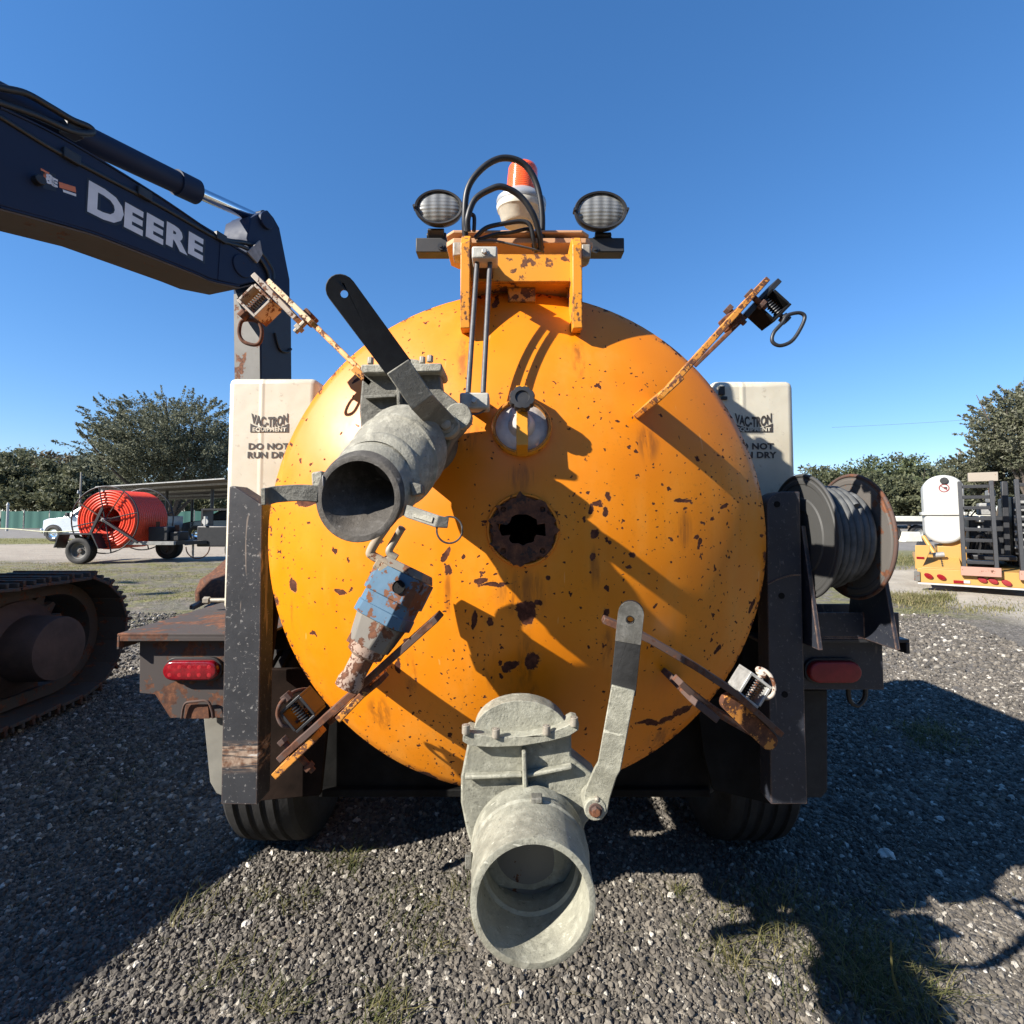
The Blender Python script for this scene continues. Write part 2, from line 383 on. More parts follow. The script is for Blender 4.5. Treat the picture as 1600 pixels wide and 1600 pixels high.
def poly_mat():
    n = N('white_poly_tank')
    c = n.mix(n.step(n.noise(3, 5, .6), .35, .75), (.55, .515, .42), (.45, .40, .30))
    sp = n.math('MULTIPLY', n.step(n.noise(45, 4, .7), .60, .70), .5); c = n.mix(sp, c, (.28, .23, .17))
    n.set(Base_Color=c, Roughness=.5); n.put(n.b.inputs['Subsurface Weight'], .15); n.put(n.b.inputs['Subsurface Radius'], (.03, .02, .012))
    sx = n.new('ShaderNodeSeparateXYZ'); n.put(sx.inputs[0], n.co)   # faint upright mould ridge
    rg = n.math('SUBTRACT', 1.0, n.step(n.math('ABSOLUTE', n.math('ADD', sx.outputs[0], .035)), .0, .012))
    n.bump(n.math('ADD', n.noise(4, 3), n.math('MULTIPLY', rg, .35)), .3, .02); return n.m
M['poly'] = poly_mat()
def post_mat(name, base, rustamt, scr, band=None):
    n = N(name)
    e = n.step(n.math('MULTIPLY', n.edge(.007), n.math('ADD', n.noise(25, 4, .7), .35)), .05, .16)
    sc = n.step(n.noise(30, 3, .6, stretch=(1, 1, .12), dist=.9), .645, .68)
    sc2 = n.step(n.noise(95, 4, .7), .60, .66)
    low = n.step(n.noise(9, 5, .7), .70 - rustamt, .74 - rustamt)
    c = n.mix(n.noise(14, 5, .65), base, tuple(x*2.0+.010 for x in base))
    c = n.mix(n.math('MULTIPLY', sc2, .5*scr), c, (.35, .34, .32)); c = n.mix(n.math('MULTIPLY', sc, .55*scr), c, (.30, .24, .19))
    c = n.mix(low, c, rust_col(n)); c = n.mix(n.math('MULTIPLY', e, .8), c, n.ramp(n.noise(60, 3), [(.35, (.12, .05, .03)), (.65, (.42, .25, .15))]))
    if band:                                    # scuffed, scraped strip round the post: ragged bare metal and rust lines
        sx = n.new('ShaderNodeSeparateXYZ'); n.put(sx.inputs[0], n.warp(.02, 18, 4))
        dz = n.math('ABSOLUTE', n.math('SUBTRACT', sx.outputs[2], band[0])); inb = n.math('SUBTRACT', 1.0, n.step(dz, band[1]*.5, band[1]*1.25))
        ln = n.noise(26, 5, .7, stretch=(.25, 1, 3.2), dist=.5)
        c = n.mix(n.math('MULTIPLY', inb, n.step(ln, .44, .52)), c, n.ramp(n.noise(70, 4), [(.35, (.14, .07, .04)), (.65, (.36, .27, .20))])); c = n.mix(n.math('MULTIPLY', inb, n.step(ln, .60, .64)), c, (.52, .48, .43))
    n.set(Base_Color=c, Roughness=n.mixf(n.noise(20), .35, .65)); n.bump(n.noise(60, 5, .7), .25, .002); return n.m
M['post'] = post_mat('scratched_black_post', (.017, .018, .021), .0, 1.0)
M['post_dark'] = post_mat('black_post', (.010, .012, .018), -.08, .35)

def lens_mat():
    n = N('ribbed_lamp_lens'); wv = n.new('ShaderNodeTexWave', wave_type='BANDS', bands_direction='Z'); n.put(wv.inputs[0], n.co); wv.inputs['Scale'].default_value = 30
    w2 = n.new('ShaderNodeTexWave', wave_type='BANDS', bands_direction='X'); n.put(w2.inputs[0], n.co); w2.inputs['Scale'].default_value = 11
    n.set(Base_Color=n.mix(w2.outputs[1], (.15, .15, .14), (.30, .30, .28)), Roughness=.28, Metallic=.25); n.put(n.b.inputs['Coat Weight'], .35)
    n.bump(n.math('ADD', wv.outputs[1], n.math('MULTIPLY', w2.outputs[1], .6)), .3, .002); return n.m
M['lens'] = lens_mat()
def amber_mat():
    n = N('amber_beacon'); wv = n.new('ShaderNodeTexWave', wave_type='BANDS', bands_direction='Z'); n.put(wv.inputs[0], n.co); wv.inputs['Scale'].default_value = 55
    n.set(Base_Color=(.95, .12, .015), Roughness=.25); n.put(n.b.inputs['Subsurface Weight'], .35); n.put(n.b.inputs['Subsurface Radius'], (.03, .008, .002)); n.put(n.b.inputs['Coat Weight'], .5)
    n.bump(wv.outputs[1], .4, .002); return n.m
M['amber'] = amber_mat()

def leaf_mat(name, a, b, c, trans=.25):
    n = N(name); g = n.new('ShaderNodeNewGeometry')
    f = n.math('ADD', n.math('MULTIPLY', n.noise(.55, 3, .6), .65), n.math('MULTIPLY', g.outputs['Random Per Island'], .45))
    n.set(Base_Color=n.ramp(f, [(.3, a), (.55, b), (.8, c)]), Roughness=.6)
    n.put(n.b.inputs['Specular IOR Level'], .25); tr = n.new('ShaderNodeBsdfTranslucent'); n.put(tr.inputs[0], n.ramp(f, [(.3, a), (.8, c)]))
    mx = n.new('ShaderNodeMixShader'); mx.inputs[0].default_value = trans + .12
    n.t.links.new(n.b.outputs[0], mx.inputs[1]); n.t.links.new(tr.outputs[0], mx.inputs[2]); n.t.links.new(mx.outputs[0], n.out.inputs[0]); return n.m
M['leaf_far'] = leaf_mat('far_leaves', (.046, .055, .033), (.095, .105, .056), (.165, .165, .09))
M['leaf_brown'] = leaf_mat('brownish_leaves', (.050, .044, .026), (.10, .084, .048), (.17, .13, .078))
M['leaf_grey'] = leaf_mat('greygreen_leaves', (.058, .066, .044), (.125, .135, .085), (.22, .225, .15))
M['leaf_oak'] = leaf_mat('oak_leaves', (.058, .066, .038), (.125, .13, .074), (.25, .245, .18))
M['leaf_green'] = leaf_mat('green_leaves', (.05, .064, .034), (.10, .12, .056), (.165, .18, .088))
M['grass'] = leaf_mat('weed_grass', (.055, .075, .022), (.13, .135, .050), (.30, .26, .12), .3)
M['turf'] = leaf_mat('dry_turf', (.10, .115, .035), (.20, .19, .075), (.30, .25, .13), .3)

def pebble_mat(name, cols, rough=.85):
    n = N(name); oi = n.new('ShaderNodeObjectInfo')
    c = n.ramp(oi.outputs['Random'], cols); c = n.mix(n.math('MULTIPLY', n.noise(90, 4), .5), c, (.05, .045, .04))
    n.set(Base_Color=c, Roughness=rough); n.bump(n.noise(200, 4, .7), .4, .001); return n.m
M['pebble'] = pebble_mat('dark_pebbles', [(0, (.046, .041, .034)), (.5, (.112, .098, .081)), (.82, (.185, .162, .130)), (.92, (.20, .18, .15)), (.968, (.42, .39, .33)), (1, (.62, .58, .51))])
M['rock'] = plain('limestone', (.50, .47, .42), .9, 0, .3, 20, .6, 40)

def screen_mat():
    n = N('green_screen_mesh')
    n.set(Base_Color=n.mix(n.noise(.6, 4), (.012, .070, .056), (.024, .105, .083)), Roughness=.8); return n.m
M['screen'] = screen_mat()

# ------------------------------------------------------------------ ground
def ground_mat():
    n = N('yard_ground'); co = n.co
    sx = n.new('ShaderNodeSeparateXYZ'); n.put(sx.inputs[0], co); X, Y = sx.outputs[0], sx.outputs[1]
    wob = n.math('MULTIPLY', n.math('SUBTRACT', n.noise(.35, 4, .6), .5), 4.0); wob2 = n.math('MULTIPLY', n.math('SUBTRACT', n.noise(1.3, 3, .6), .5), 1.2)
    wv = n.math('ADD', wob, wob2)
    # gravel
    v = n.vor(70); v2 = n.vor(33, n.warp(.01, 40))
    gc = n.ramp(n.math('ADD', n.math('MULTIPLY', v.outputs[1], .6), n.math('MULTIPLY', v2.outputs[1], .4)),
                [(.15, (.060, .054, .047)), (.5, (.135, .122, .105)), (.75, (.21, .19, .16)), (.88, (.42, .385, .335))])
    dirt = n.ramp(n.noise(5, 7, .7), [(.36, (.085, .070, .052)), (.5, (.19, .155, .115)), (.64, (.32, .275, .21))])
    grass = n.ramp(n.noise(9, 7, .75), [(.36, (.060, .062, .025)), (.5, (.155, .155, .055)), (.64, (.29, .25, .12))])
    road = n.ramp(n.noise(1.6, 6, .65), [(.3, (.30, .265, .215)), (.7, (.43, .39, .32))])
    yard = n.ramp(n.noise(2, 6, .7), [(.3, (.15, .14, .13)), (.7, (.26, .24, .21))])
    Yw = n.math('ADD', Y, wv)
    def band(a, b, s=1.0): return n.math('MULTIPLY', n.step(Yw, a - s, a + s), n.math('SUBTRACT', 1.0, n.step(Yw, b - s, b + s)))
    left = n.math('SUBTRACT', 1.0, n.step(X, -1.0, 1.5))
    c = n.mix(n.step(n.noise(2.2, 6, .7), .52, .64), gc, n.mix(.55, gc, dirt))
    c = n.mix(n.step(n.math('ADD', Y, wob2), 11.5, 15), c, yard)
    # left: thin turf, sand track, turf strip
    patch = n.step(n.noise(1.1, 6, .7), .40, .58)
    c = n.mix(n.math('MULTIPLY', n.math('MULTIPLY', band(6.2, 15.5, 1.6), left), n.math('ADD', .25, n.math('MULTIPLY', patch, .75))), c, n.mix(n.step(n.noise(3.2, 6, .7), .45, .6), grass, dirt))
    c = n.mix(n.math('MULTIPLY', band(15.3, 23.5, .9), left), c, n.mix(.45, road, (.30, .245, .19)))
    c = n.mix(n.math('MULTIPLY', band(24.0, 30.0, .8), left), c, grass)
    # right: pale road running away, turf at its edge
    Xw = n.math('ADD', X, n.math('MULTIPLY', wv, .22))
    rd = n.math('MULTIPLY', n.step(Xw, 6.0, 6.7), n.math('SUBTRACT', 1.0, n.step(n.math('ADD', Y, n.math('MULTIPLY', wv, .3)), 12.4, 13.6)))
    vg = n.math('MULTIPLY', n.math('MULTIPLY', n.step(Xw, 4.2, 5.2), n.math('SUBTRACT', 1.0, n.step(Xw, 6.1, 6.7))), n.math('MULTIPLY', n.step(Y, 6, 7.5), n.step(n.noise(1.6, 5, .7), .42, .55)))
    c = n.mix(n.math('MULTIPLY', vg, .8), c, grass); c = n.mix(rd, c, road)
    gr = n.math('MULTIPLY', n.math('MULTIPLY', n.step(Yw, 13.4, 14.4), n.math('SUBTRACT', 1.0, n.step(Yw, 19, 20.5))), n.step(X, 4, 7))
    c = n.mix(n.math('MULTIPLY', gr, .8), c, grass)
    n.set(Base_Color=c, Roughness=.95); n.put(n.b.inputs['Specular IOR Level'], .2)
    near = n.math('SUBTRACT', 1.0, n.step(Y, 14, 30))
    h = n.math('ADD', n.math('MULTIPLY', n.math('SUBTRACT', 1.0, v.outputs[0]), .5), n.math('MULTIPLY', n.noise(6, 6, .7), 2.5))
    n.bump(n.math('MULTIPLY', h, near), .8, .02); return n.m
GM = ground_mat()
def hgt(x, y):
    a = math.exp(-((x*x + (y-4)**2) / 260.0))
    return a * (.035 * mnoise.noise(V((x*.7, y*.7, .3))) + .014 * mnoise.noise(V((x*2.4, y*2.4, 4)))) - .012
nx = [-400, -200, -100, -60, -40, -30] + [-24 + i*.3 for i in range(int(48/.3)+1)] + [30, 40, 60, 100, 200, 400]
ny = [-120, -60, -30, -20, -12, -8] + [-4 + i*.3 for i in range(int(34/.3)+1)] + [36, 45, 60, 90, 150, 300, 600]
vs = [(x, y, hgt(x, y)) for y in ny for x in nx]; k = len(nx)
fs = [(j*k+i, j*k+i+1, (j+1)*k+i+1, (j+1)*k+i) for j in range(len(ny)-1) for i in range(k-1)]
me = bpy.data.meshes.new('ground'); me.from_pydata(vs, [], fs); me.polygons.foreach_set('use_smooth', [True]*len(fs))
ground = link('ground', me, GM); tag(ground, 'dark stony yard ground running out to thin grass and a sandy track', kind='structure')
ground['category'] = 'ground'

# loose stones: geometry-node scatter of real pebbles over strips of the ground
def pebble_group(name, density, size, seed):
    ng = bpy.data.node_groups.new(name, 'GeometryNodeTree')
    ng.interface.new_socket('Geometry', in_out='INPUT', socket_type='NodeSocketGeometry'); ng.interface.new_socket('Geometry', in_out='OUTPUT', socket_type='NodeSocketGeometry')
    nd = ng.nodes; L = ng.links.new
    gi, go = nd.new('NodeGroupInput'), nd.new('NodeGroupOutput')
    dp = nd.new('GeometryNodeDistributePointsOnFaces'); dp.distribute_method = 'RANDOM'; dp.inputs['Density'].default_value = density; dp.inputs['Seed'].default_value = seed
    L(gi.outputs[0], dp.inputs['Mesh'])
    gt = nd.new('GeometryNodeGeometryToInstance'); shapes = []
    for i in range(4):
        ic = nd.new('GeometryNodeMeshIcoSphere'); ic.inputs['Radius'].default_value = .5; ic.inputs['Subdivisions'].default_value = 2
        sp = nd.new('GeometryNodeSetPosition'); nz = nd.new('ShaderNodeTexNoise'); nz.noise_dimensions = '4D'; nz.inputs['W'].default_value = i*3.7 + seed; nz.inputs['Scale'].default_value = 1.5; nz.inputs['Detail'].default_value = 1
        sb = nd.new('ShaderNodeVectorMath'); sb.operation = 'SUBTRACT'; sb.inputs[1].default_value = (.5, .5, .5)
        sc = nd.new('ShaderNodeVectorMath'); sc.operation = 'SCALE'; sc.inputs['Scale'].default_value = 1.1
        L(nz.outputs[1], sb.inputs[0]); L(sb.outputs[0], sc.inputs[0]); L(ic.outputs[0], sp.inputs['Geometry']); L(sc.outputs[0], sp.inputs['Offset'])
        sm = nd.new('GeometryNodeSetMaterial'); sm.inputs['Material'].default_value = M['pebble']; L(sp.outputs[0], sm.inputs[0]); shapes.append(sm)
    for s in reversed(shapes): L(s.outputs[0], gt.inputs[0])
    io = nd.new('GeometryNodeInstanceOnPoints'); L(dp.outputs['Points'], io.inputs['Points']); L(gt.outputs[0], io.inputs['Instance']); io.inputs['Pick Instance'].default_value = True
    rr = nd.new('FunctionNodeRandomValue'); rr.data_type = 'FLOAT_VECTOR'; rr.inputs[1].default_value = (6.28, 6.28, 6.28); L(rr.outputs[0], io.inputs['Rotation'])
    rs = nd.new('FunctionNodeRandomValue'); rs.data_type = 'FLOAT'; rs.inputs[2].default_value = .0; rs.inputs[3].default_value = 1.0; rs.inputs['Seed'].default_value = 5
    pw = nd.new('ShaderNodeMath'); pw.operation = 'POWER'; pw.inputs[1].default_value = 3.6; L(rs.outputs[1], pw.inputs[0])
    ma = nd.new('ShaderNodeMath'); ma.operation = 'MULTIPLY_ADD'; ma.inputs[1].default_value = size*2.3; ma.inputs[2].default_value = size*.55; L(pw.outputs[0], ma.inputs[0])
    L(ma.outputs[0], io.inputs['Scale']); L(io.outputs[0], go.inputs[0]); return ng
def strip(x0a, x1a, y0, x0b, x1b, y1, density, size, seed, label):
    st = .15; rows = max(2, int((y1-y0)/st)); cols = 40; vs = []; fs = []
    for j in range(rows+1):
        t = j/rows; y = y0 + (y1-y0)*t; a = x0a + (x0b-x0a)*t; b = x1a + (x1b-x1a)*t
        for i in range(cols+1):
            x = a + (b-a)*i/cols; vs.append((x, y, hgt(x, y) + size*.10))
    for j in range(rows):
        for i in range(cols): q = j*(cols+1)+i; fs.append((q, q+1, q+cols+2, q+cols+1))
    me = bpy.data.meshes.new('gravel'); me.from_pydata(vs, [], fs); o = link('gravel', me, M['pebble'])
    md = o.modifiers.new('scatter', 'NODES'); md.node_group = pebble_group('pebbles', density, size, seed)
    return tag(o, label, 'gravel', kind='stuff')
strip(-1.5, 1.5, 1.12, -2.6, 2.6, 2.3, 17000, .0076, 1, 'dark loose gravel nearest the camera under the trailer tail')
strip(-2.6, 2.6, 2.3, -4.9, 4.9, 4.4, 7500, .0105, 2, 'dark loose gravel beneath the trailer wheels and beside the digger track')
strip(-4.9, 4.9, 4.4, -7.4, 5.8, 7.0, 1500, .015, 3, 'thinner gravel reaching back towards the grass and the pale road')

# ------------------------------------------------------------------ grass blades
def blades(name, tufts, m, label):
    vs = []; fs = []
    for (x, y, r, n, h, lean, wd) in tufts:
        for i in range(n):
            a = random.random()*6.283; q = r*math.sqrt(random.random()); bx, by = x + q*math.cos(a), y + q*math.sin(a)
            d = random.random()*6.283; hh = h*(.45 + .75*random.random()); ln = lean*hh*(.3 + 1.2*random.random()); z0 = hgt(bx, by)
            px, py = -math.sin(d)*wd/2, math.cos(d)*wd/2; b = len(vs)
            for s in (0, .4, .75, 1.0):
                k = (1 - s)**.7 if s < 1 else .05
                cx, cy, cz = bx + math.cos(d)*ln*s*s, by + math.sin(d)*ln*s*s, z0 + hh*(s - .35*s*s*min(1, lean))
                vs += [(cx + px*k, cy + py*k, cz), (cx - px*k, cy - py*k, cz)]
            fs += [(b, b+1, b+3, b+2), (b+2, b+3, b+5, b+4), (b+4, b+5, b+7, b+6)]
    me = bpy.data.meshes.new(name); me.from_pydata(vs, [], fs); return tag(link(name, me, m), label, 'grass', kind='stuff')
tf = []
for (px, py, r, n, h) in [(540,1355,.06,34,.07),(468,1412,.06,26,.06),(640,1420,.10,34,.055),(655,1480,.08,28,.05),(330,1530,.05,18,.07),(400,1500,.06,16,.05),(410,1560,.05,16,.06),(445,1565,.06,34,.06),(600,1592,.06,44,.08),(300,1425,.07,22,.06),(385,1420,.07,22,.05),(720,1390,.05,18,.06),(560,1335,.1,16,.06),(1065,1400,.04,22,.06),(1150,1505,.05,26,.08),(1120,1470,.1,24,.07),(1200,1430,.16,90,.08),(1300,1490,.2,120,.08),(1370,1530,.14,130,.10),(1390,1560,.10,90,.12),(1250,1560,.18,70,.07),(1420,1500,.12,50,.09),(1330,1420,.2,50,.06),(1200,1190,.3,26,.06),(200,1150,.3,60,.06),(120,1200,.3,50,.06),(260,1210,.25,40,.05),(690,1440,.12,24,.05)]:
    g = G(px, py); tf.append((g.x, g.y, r*1.15, int(n*1.8), h*.95, 1.25, .0032))
blades('grass', tf, M['grass'], 'weedy grass tufts growing through the gravel in the foreground')
tf = []
for i in range(60):
    g = G(1455 + random.gauss(0, 30), 1150 + random.gauss(0, 11)); tf.append((g.x, g.y, .08, 16, .05, .9, .004))
blades('grass', tf, M['grass'], 'shaded green grass patch in the gravel right of the trailer')
tf = []
for i in range(1500):
    y = random.uniform(6.4, 14.5); x = random.uniform(-y*1.02, -.4*y - .6)
    if mnoise.noise(V((x*.55, y*.75, 1))) > -.05: tf.append((x, y, .28, 11, .045, 1.0, .009))
for i in range(260):
    y = random.uniform(24, 30); x = random.uniform(-y*1.02, -y*.5); tf.append((x, y, .5, 10, .07, 1.0, .02))
blades('grass', tf, M['turf'], 'thin dry turf between the gravel and the sandy track on the left')
tf = []
for i in range(140):
    g = G(1435 + random.gauss(0, 26), 934 + random.gauss(0, 5)); tf.append((g.x, g.y, .15, 14, .11, .8, .012))
for i in range(160):
    g = G(1470 + random.uniform(-60, 130), 950 + random.gauss(0, 6)); tf.append((g.x, g.y, .2, 6, .06, .8, .010))
for i in range(80):
    g = G(1400 + random.uniform(-10, 40), 876 + random.gauss(0, 5)); tf.append((g.x, g.y, .3, 12, .10, .8, .016))
blades('grass', tf, M['turf'], 'bright grass clump at the edge of the pale road on the right')
tf = []
for i in range(230):
    y = random.uniform(1.3, 3.6); x = random.uniform(-y*.95, y*.95); tf.append((x, y, .05, 3, .030, 2.4, .0022))
blades('straw', tf, M['turf'], 'wisps of dry straw lying across the near gravel')
# one long dry blade, and pale rocks
g = G(1412, 1575); t_ = P(1392, 1468, g.y - .02); mb = MB(); mb.sweep(spl([g, lerp(g, t_, .5) + V((-.012, 0, 0)), t_], 6), (1, 0, 0), [.007]*6 + [.005]*6 + [.001], .001)
tag(mb.build('grass_blade', M['turf'], smooth=0), 'single tall dry yellow grass blade standing in the right foreground', 'grass')
def rock(px, py, r, label, seed):
    g = G(px, py); bm = bmesh.new(); bmesh.ops.create_icosphere(bm, subdivisions=3, radius=r)
    for v in bm.verts:
        d = mnoise.noise(v.co/r*1.1 + V((seed, 0, 0)))*.45 + mnoise.noise(v.co/r*3 + V((0, seed, 0)))*.15; v.co *= 1 + d; v.co.z *= .55
    me = bpy.data.meshes.new('rock'); bm.to_mesh(me); bm.free(); o = link('rock', me, M['rock'], None, (g.x, g.y, hgt(g.x, g.y) + r*.25)); o.rotation_euler.z = seed
    tag(o, label, 'rock', 'pale rocks lying in the gravel')
for i, (px, py, r, lb) in enumerate([(1210, 1534, .017, 'whitest pale rock, lit beside the weeds at the lower right'), (1050, 1404, .015, 'pale rock at the corner of the tank shadow, right of the big pipe'), (1468, 1275, .018, 'flat shaded rock right of the black trailer wheel'), (385, 1447, .013, 'sunlit pale rock in the gravel left of the big pipe'), (1385, 1332, .030, 'widest flat grey rock, shaded, right of the trailer')]): rock(px, py, r, lb, i*1.7 + .4)

# ------------------------------------------------------------------ vacuum trailer
VT = thing('vacuum_trailer', 'orange vacuum tank trailer seen from behind, rusty clamps and valves on its domed end', 'trailer', (0.0, 1.6, 0.0))
YR = 1.30; TR = .63; TC = P(808, 839, YR); RHO = TR / math.sin(R(35)); CH = RHO*(1 - math.cos(R(35))); YA = YR - CH
HC = P(817, 828, YA)                       # middle of the hub on the dome
def cap_c(s): return V((HC.x + (TC.x-HC.x)*s, 0, HC.z + (TC.z-HC.z)*s))
def cap_y(s): r = s*TR; return YA + RHO - math.sqrt(RHO*RHO - r*r)
def surf_y(x, z):
    s = .5
    for _ in range(12): c = cap_c(s); s = min(1.0, math.hypot(x-c.x, z-c.z)/TR)
    return cap_y(s)
def S(px, py, off=0.0):
    Y = 1.2
    for _ in range(25): p = P(px, py, Y); Y = .5*Y + .5*(surf_y(p.x, p.z) - off)
    return P(px, py, Y)
def s_norm(p):
    e = .004; a = surf_y(p.x+e, p.z) - surf_y(p.x-e, p.z); b = surf_y(p.x, p.z+e) - surf_y(p.x, p.z-e)
    return V((a/(2*e), -1, b/(2*e))).normalized()
NS = 128; mb = MB(); vs = []; fs = []
ss = [.05/TR] + [.1 + .9*i/30 for i in range(31)]
for s in ss:
    c = cap_c(s)
    for i in range(NS):
        a = 2*math.pi*i/NS; vs.append((c.x + s*TR*math.cos(a), cap_y(s), c.z + s*TR*math.sin(a)))
k = len(ss)
for (dy, rr) in ((.004, TR+.001), (.014, TR+.0015), (.022, TR-.001)):
    for i in range(NS):
        a = 2*math.pi*i/NS; vs.append((TC.x + rr*math.cos(a), YR + dy, TC.z + rr*math.sin(a)))
for r_ in range(k+2):
    for i in range(NS): fs.append((r_*NS+i, r_*NS+(i+1) % NS, (r_+1)*NS+(i+1) % NS, (r_+1)*NS+i))
mb.add(vs, fs)

def tank_mat(name, origin, patches, runs):
    n = N(name); co = n.co
    wv = n.warp(.030, 22, 4)
    low = n.noise(2.3, 3, .5); clus = n.step(n.math('ADD', n.math('MULTIPLY', n.noise(3.4, 3, .6), .7), n.math('MULTIPLY', n.noise(11, 2, .5), .3)), .40, .66)
    # scattered chips: only some cells carry one, sizes differ
    def chips(scale, keep, lo, hi, wamt, wsc):
        sw = n.new('ShaderNodeSeparateXYZ'); n.put(sw.inputs[0], n.warp(wamt, wsc, 3)); cw = n.new('ShaderNodeCombineXYZ'); n.put(cw.inputs[0], sw.outputs[0]); n.put(cw.inputs[1], sw.outputs[2])
        v = n.vor(scale, cw.outputs[0]); v.voronoi_dimensions = '2D'; sp = n.new('ShaderNodeSeparateColor'); n.put(sp.inputs[0], v.outputs[1])
        k_ = n.math('GREATER_THAN', sp.outputs[0], n.math('SUBTRACT', 1.0, n.math('MULTIPLY', n.math('MULTIPLY_ADD', clus, .92, .05), keep)))
        th = n.math('MULTIPLY_ADD', sp.outputs[1], hi - lo, lo)
        return n.math('MULTIPLY', k_, n.math('SUBTRACT', 1.0, n.step(n.math('DIVIDE', v.outputs[0], th), .9, 1.0)))
    c1 = chips(26, .52, .05, .15, .030, 70); c2 = chips(52, .92, .04, .14, .014, 100); c3 = chips(12, .25, .05, .12, .05, 30)
    ch = n.math('MAXIMUM', n.math('MAXIMUM', c1, c2), c3)
    dist = None
    for (p, rx, rz, rot) in patches:
        d = n.vmath('SUBTRACT', wv, (p.x-origin.x, 0, p.z-origin.z))
        if rot:
            vr = n.new('ShaderNodeVectorRotate', rotation_type='AXIS_ANGLE'); n.put(vr.inputs[0], d); vr.inputs['Axis'].default_value = (0, 1, 0); vr.inputs['Angle'].default_value = R(rot); d = vr.outputs[0]
        d = n.vmath('LENGTH', n.vmath('MULTIPLY', d, (1/rx, 0, 1/rz))); dist = d if dist is None else n.math('MINIMUM', dist, d)
    dd = n.math('SUBTRACT', dist, n.math('MULTIPLY', n.math('SUBTRACT', n.noise(48, 6, .75), .5), 2.1))
    pt = n.math('SUBTRACT', 1.0, n.step(dd, .95, 1.0)); rim = n.math('SUBTRACT', 1.0, n.step(dd, 1.05, 1.35))
    # flaking along the rim
    sx = n.new('ShaderNodeSeparateXYZ'); n.put(sx.inputs[0], co)
    rx_ = n.vmath('LENGTH', n.vmath('MULTIPLY', n.vmath('SUBTRACT', co, (TC.x-origin.x, 0, TC.z-origin.z)), (1, 0, 1)))
    redge = n.step(n.math('ADD', n.math('MULTIPLY', n.step(rx_, TR-.045, TR+.002), .26), n.math('MULTIPLY', n.noise(30, 6, .75, vec=n.warp(.02, 40)), .75)), .66, .69)
    rust = n.math('MAXIMUM', n.math('MAXIMUM', ch, pt), redge)
    run = None                                  # rust weeping down from the bigger scars and fittings
    for (p, wd, ln) in runs:
        d = n.vmath('MULTIPLY', n.vmath('SUBTRACT', n.warp(.012, 14, 3), (p.x-origin.x, 0, p.z-origin.z-ln*.5)), (1/wd, 0, 2/ln))
        v_ = n.math('SUBTRACT', 1.0, n.step(n.vmath('LENGTH', d), .35, 1.0)); run = v_ if run is None else n.math('MAXIMUM', run, v_)
    run = n.math('MULTIPLY', run, n.step(n.noise(55, 4, .65, stretch=(1, 1, .06)), .38, .66))
    # paint: two tones, chalky sun fading, water streaks, grime
    streak = n.noise(16, 4, .6, stretch=(1, 1, .07))
    base = n.mix(n.step(low, .35, .68), (.64, .184, .0012), (.72, .226, .0016))
    chalk = n.math('MULTIPLY', n.math('MULTIPLY', n.step(n.noise(3.1, 6, .68), .42, .72), n.step(streak, .35, .72)), .30)
    base = n.mix(chalk, base, (.80, .42, .10))
    fine = n.math('MULTIPLY', n.step(n.noise(90, 5, .78), .54, .70), n.step(n.noise(4.2, 4, .65), .42, .62)); base = n.mix(n.math('MULTIPLY', fine, .42), base, (.34, .12, .01))
    base = n.mix(n.math('MULTIPLY', n.step(streak, .55, .8), .22), base, (.38, .13, .008))
    base = n.mix(n.math('MULTIPLY', rim, .35), base, (.52, .20, .03))
    base = n.mix(n.math('MULTIPLY', run, .75), base, (.24, .075, .008))
    scr = n.step(n.noise(22, 2, .5, stretch=(2.2, 1, .25), dist=1.2), .735, .75); base = n.mix(n.math('MULTIPLY', scr, .30), base, (.75, .45, .18))
    rc = n.ramp(n.noise(55, 6, .7), [(.3, (.030, .013, .010)), (.5, (.075, .028, .018)), (.72, (.15, .06, .035))])
    n.set(Base_Color=n.mix(rust, base, rc)); n.put(n.b.inputs['Roughness'], n.mixf(rust, n.mixf(n.noise(9, 5, .65), .30, .55), .9))
    n.put(n.b.inputs['Specular IOR Level'], n.mixf(rust, .42, .15))
    n.bump(n.math('ADD', n.math('MULTIPLY', rust, -.9), n.math('ADD', n.math('MULTIPLY', n.noise(7, 3), .8), n.math('MULTIPLY', n.noise(140, 4, .7), n.mixf(rust, .05, .5)))), .55, .0018); return n.m
cpx = sum((V(q) for q in vs), V((0, 0, 0)))/len(vs)
def pt_(px, py, rx, ry, rot=0): q = S(px, py); s_ = q.y/FPX; return (q, rx*s_, ry*s_, rot)
patches = [pt_(*a) for a in [(822,958,17,19),(843,940,6,5),(832,1034,12,16),(798,1040,14,7,15),(1012,1130,22,6,-6),(1042,1124,14,7,20),(1066,1110,17,7,20),(457,914,7,9),(1070,783,17,4,-6),(930,835,9,7),(946,800,4,9),(923,797,4,8),(775,470,4,13,-25),(1052,545,24,5,-38),(660,1210,22,5,-14),(738,968,5,15),(766,970,6,8),(699,866,4,11,-25),(946,960,8,10),(478,786,24,5),(926,870,5,6),(622,1040,4,12,10),(532,925,9,4),(700,890,7,9),(640,1000,10,4,30),(1120,1012,4,9,-25),(1175,945,4,12,-25),(775,912,22,3,0),(755,905,10,5),(560,590,12,4,40),(597,648,3,10,15),(663,480,12,4,30),(952,775,4,6),(985,868,5,5),(1088,838,4,4),(856,905,5,4)]]
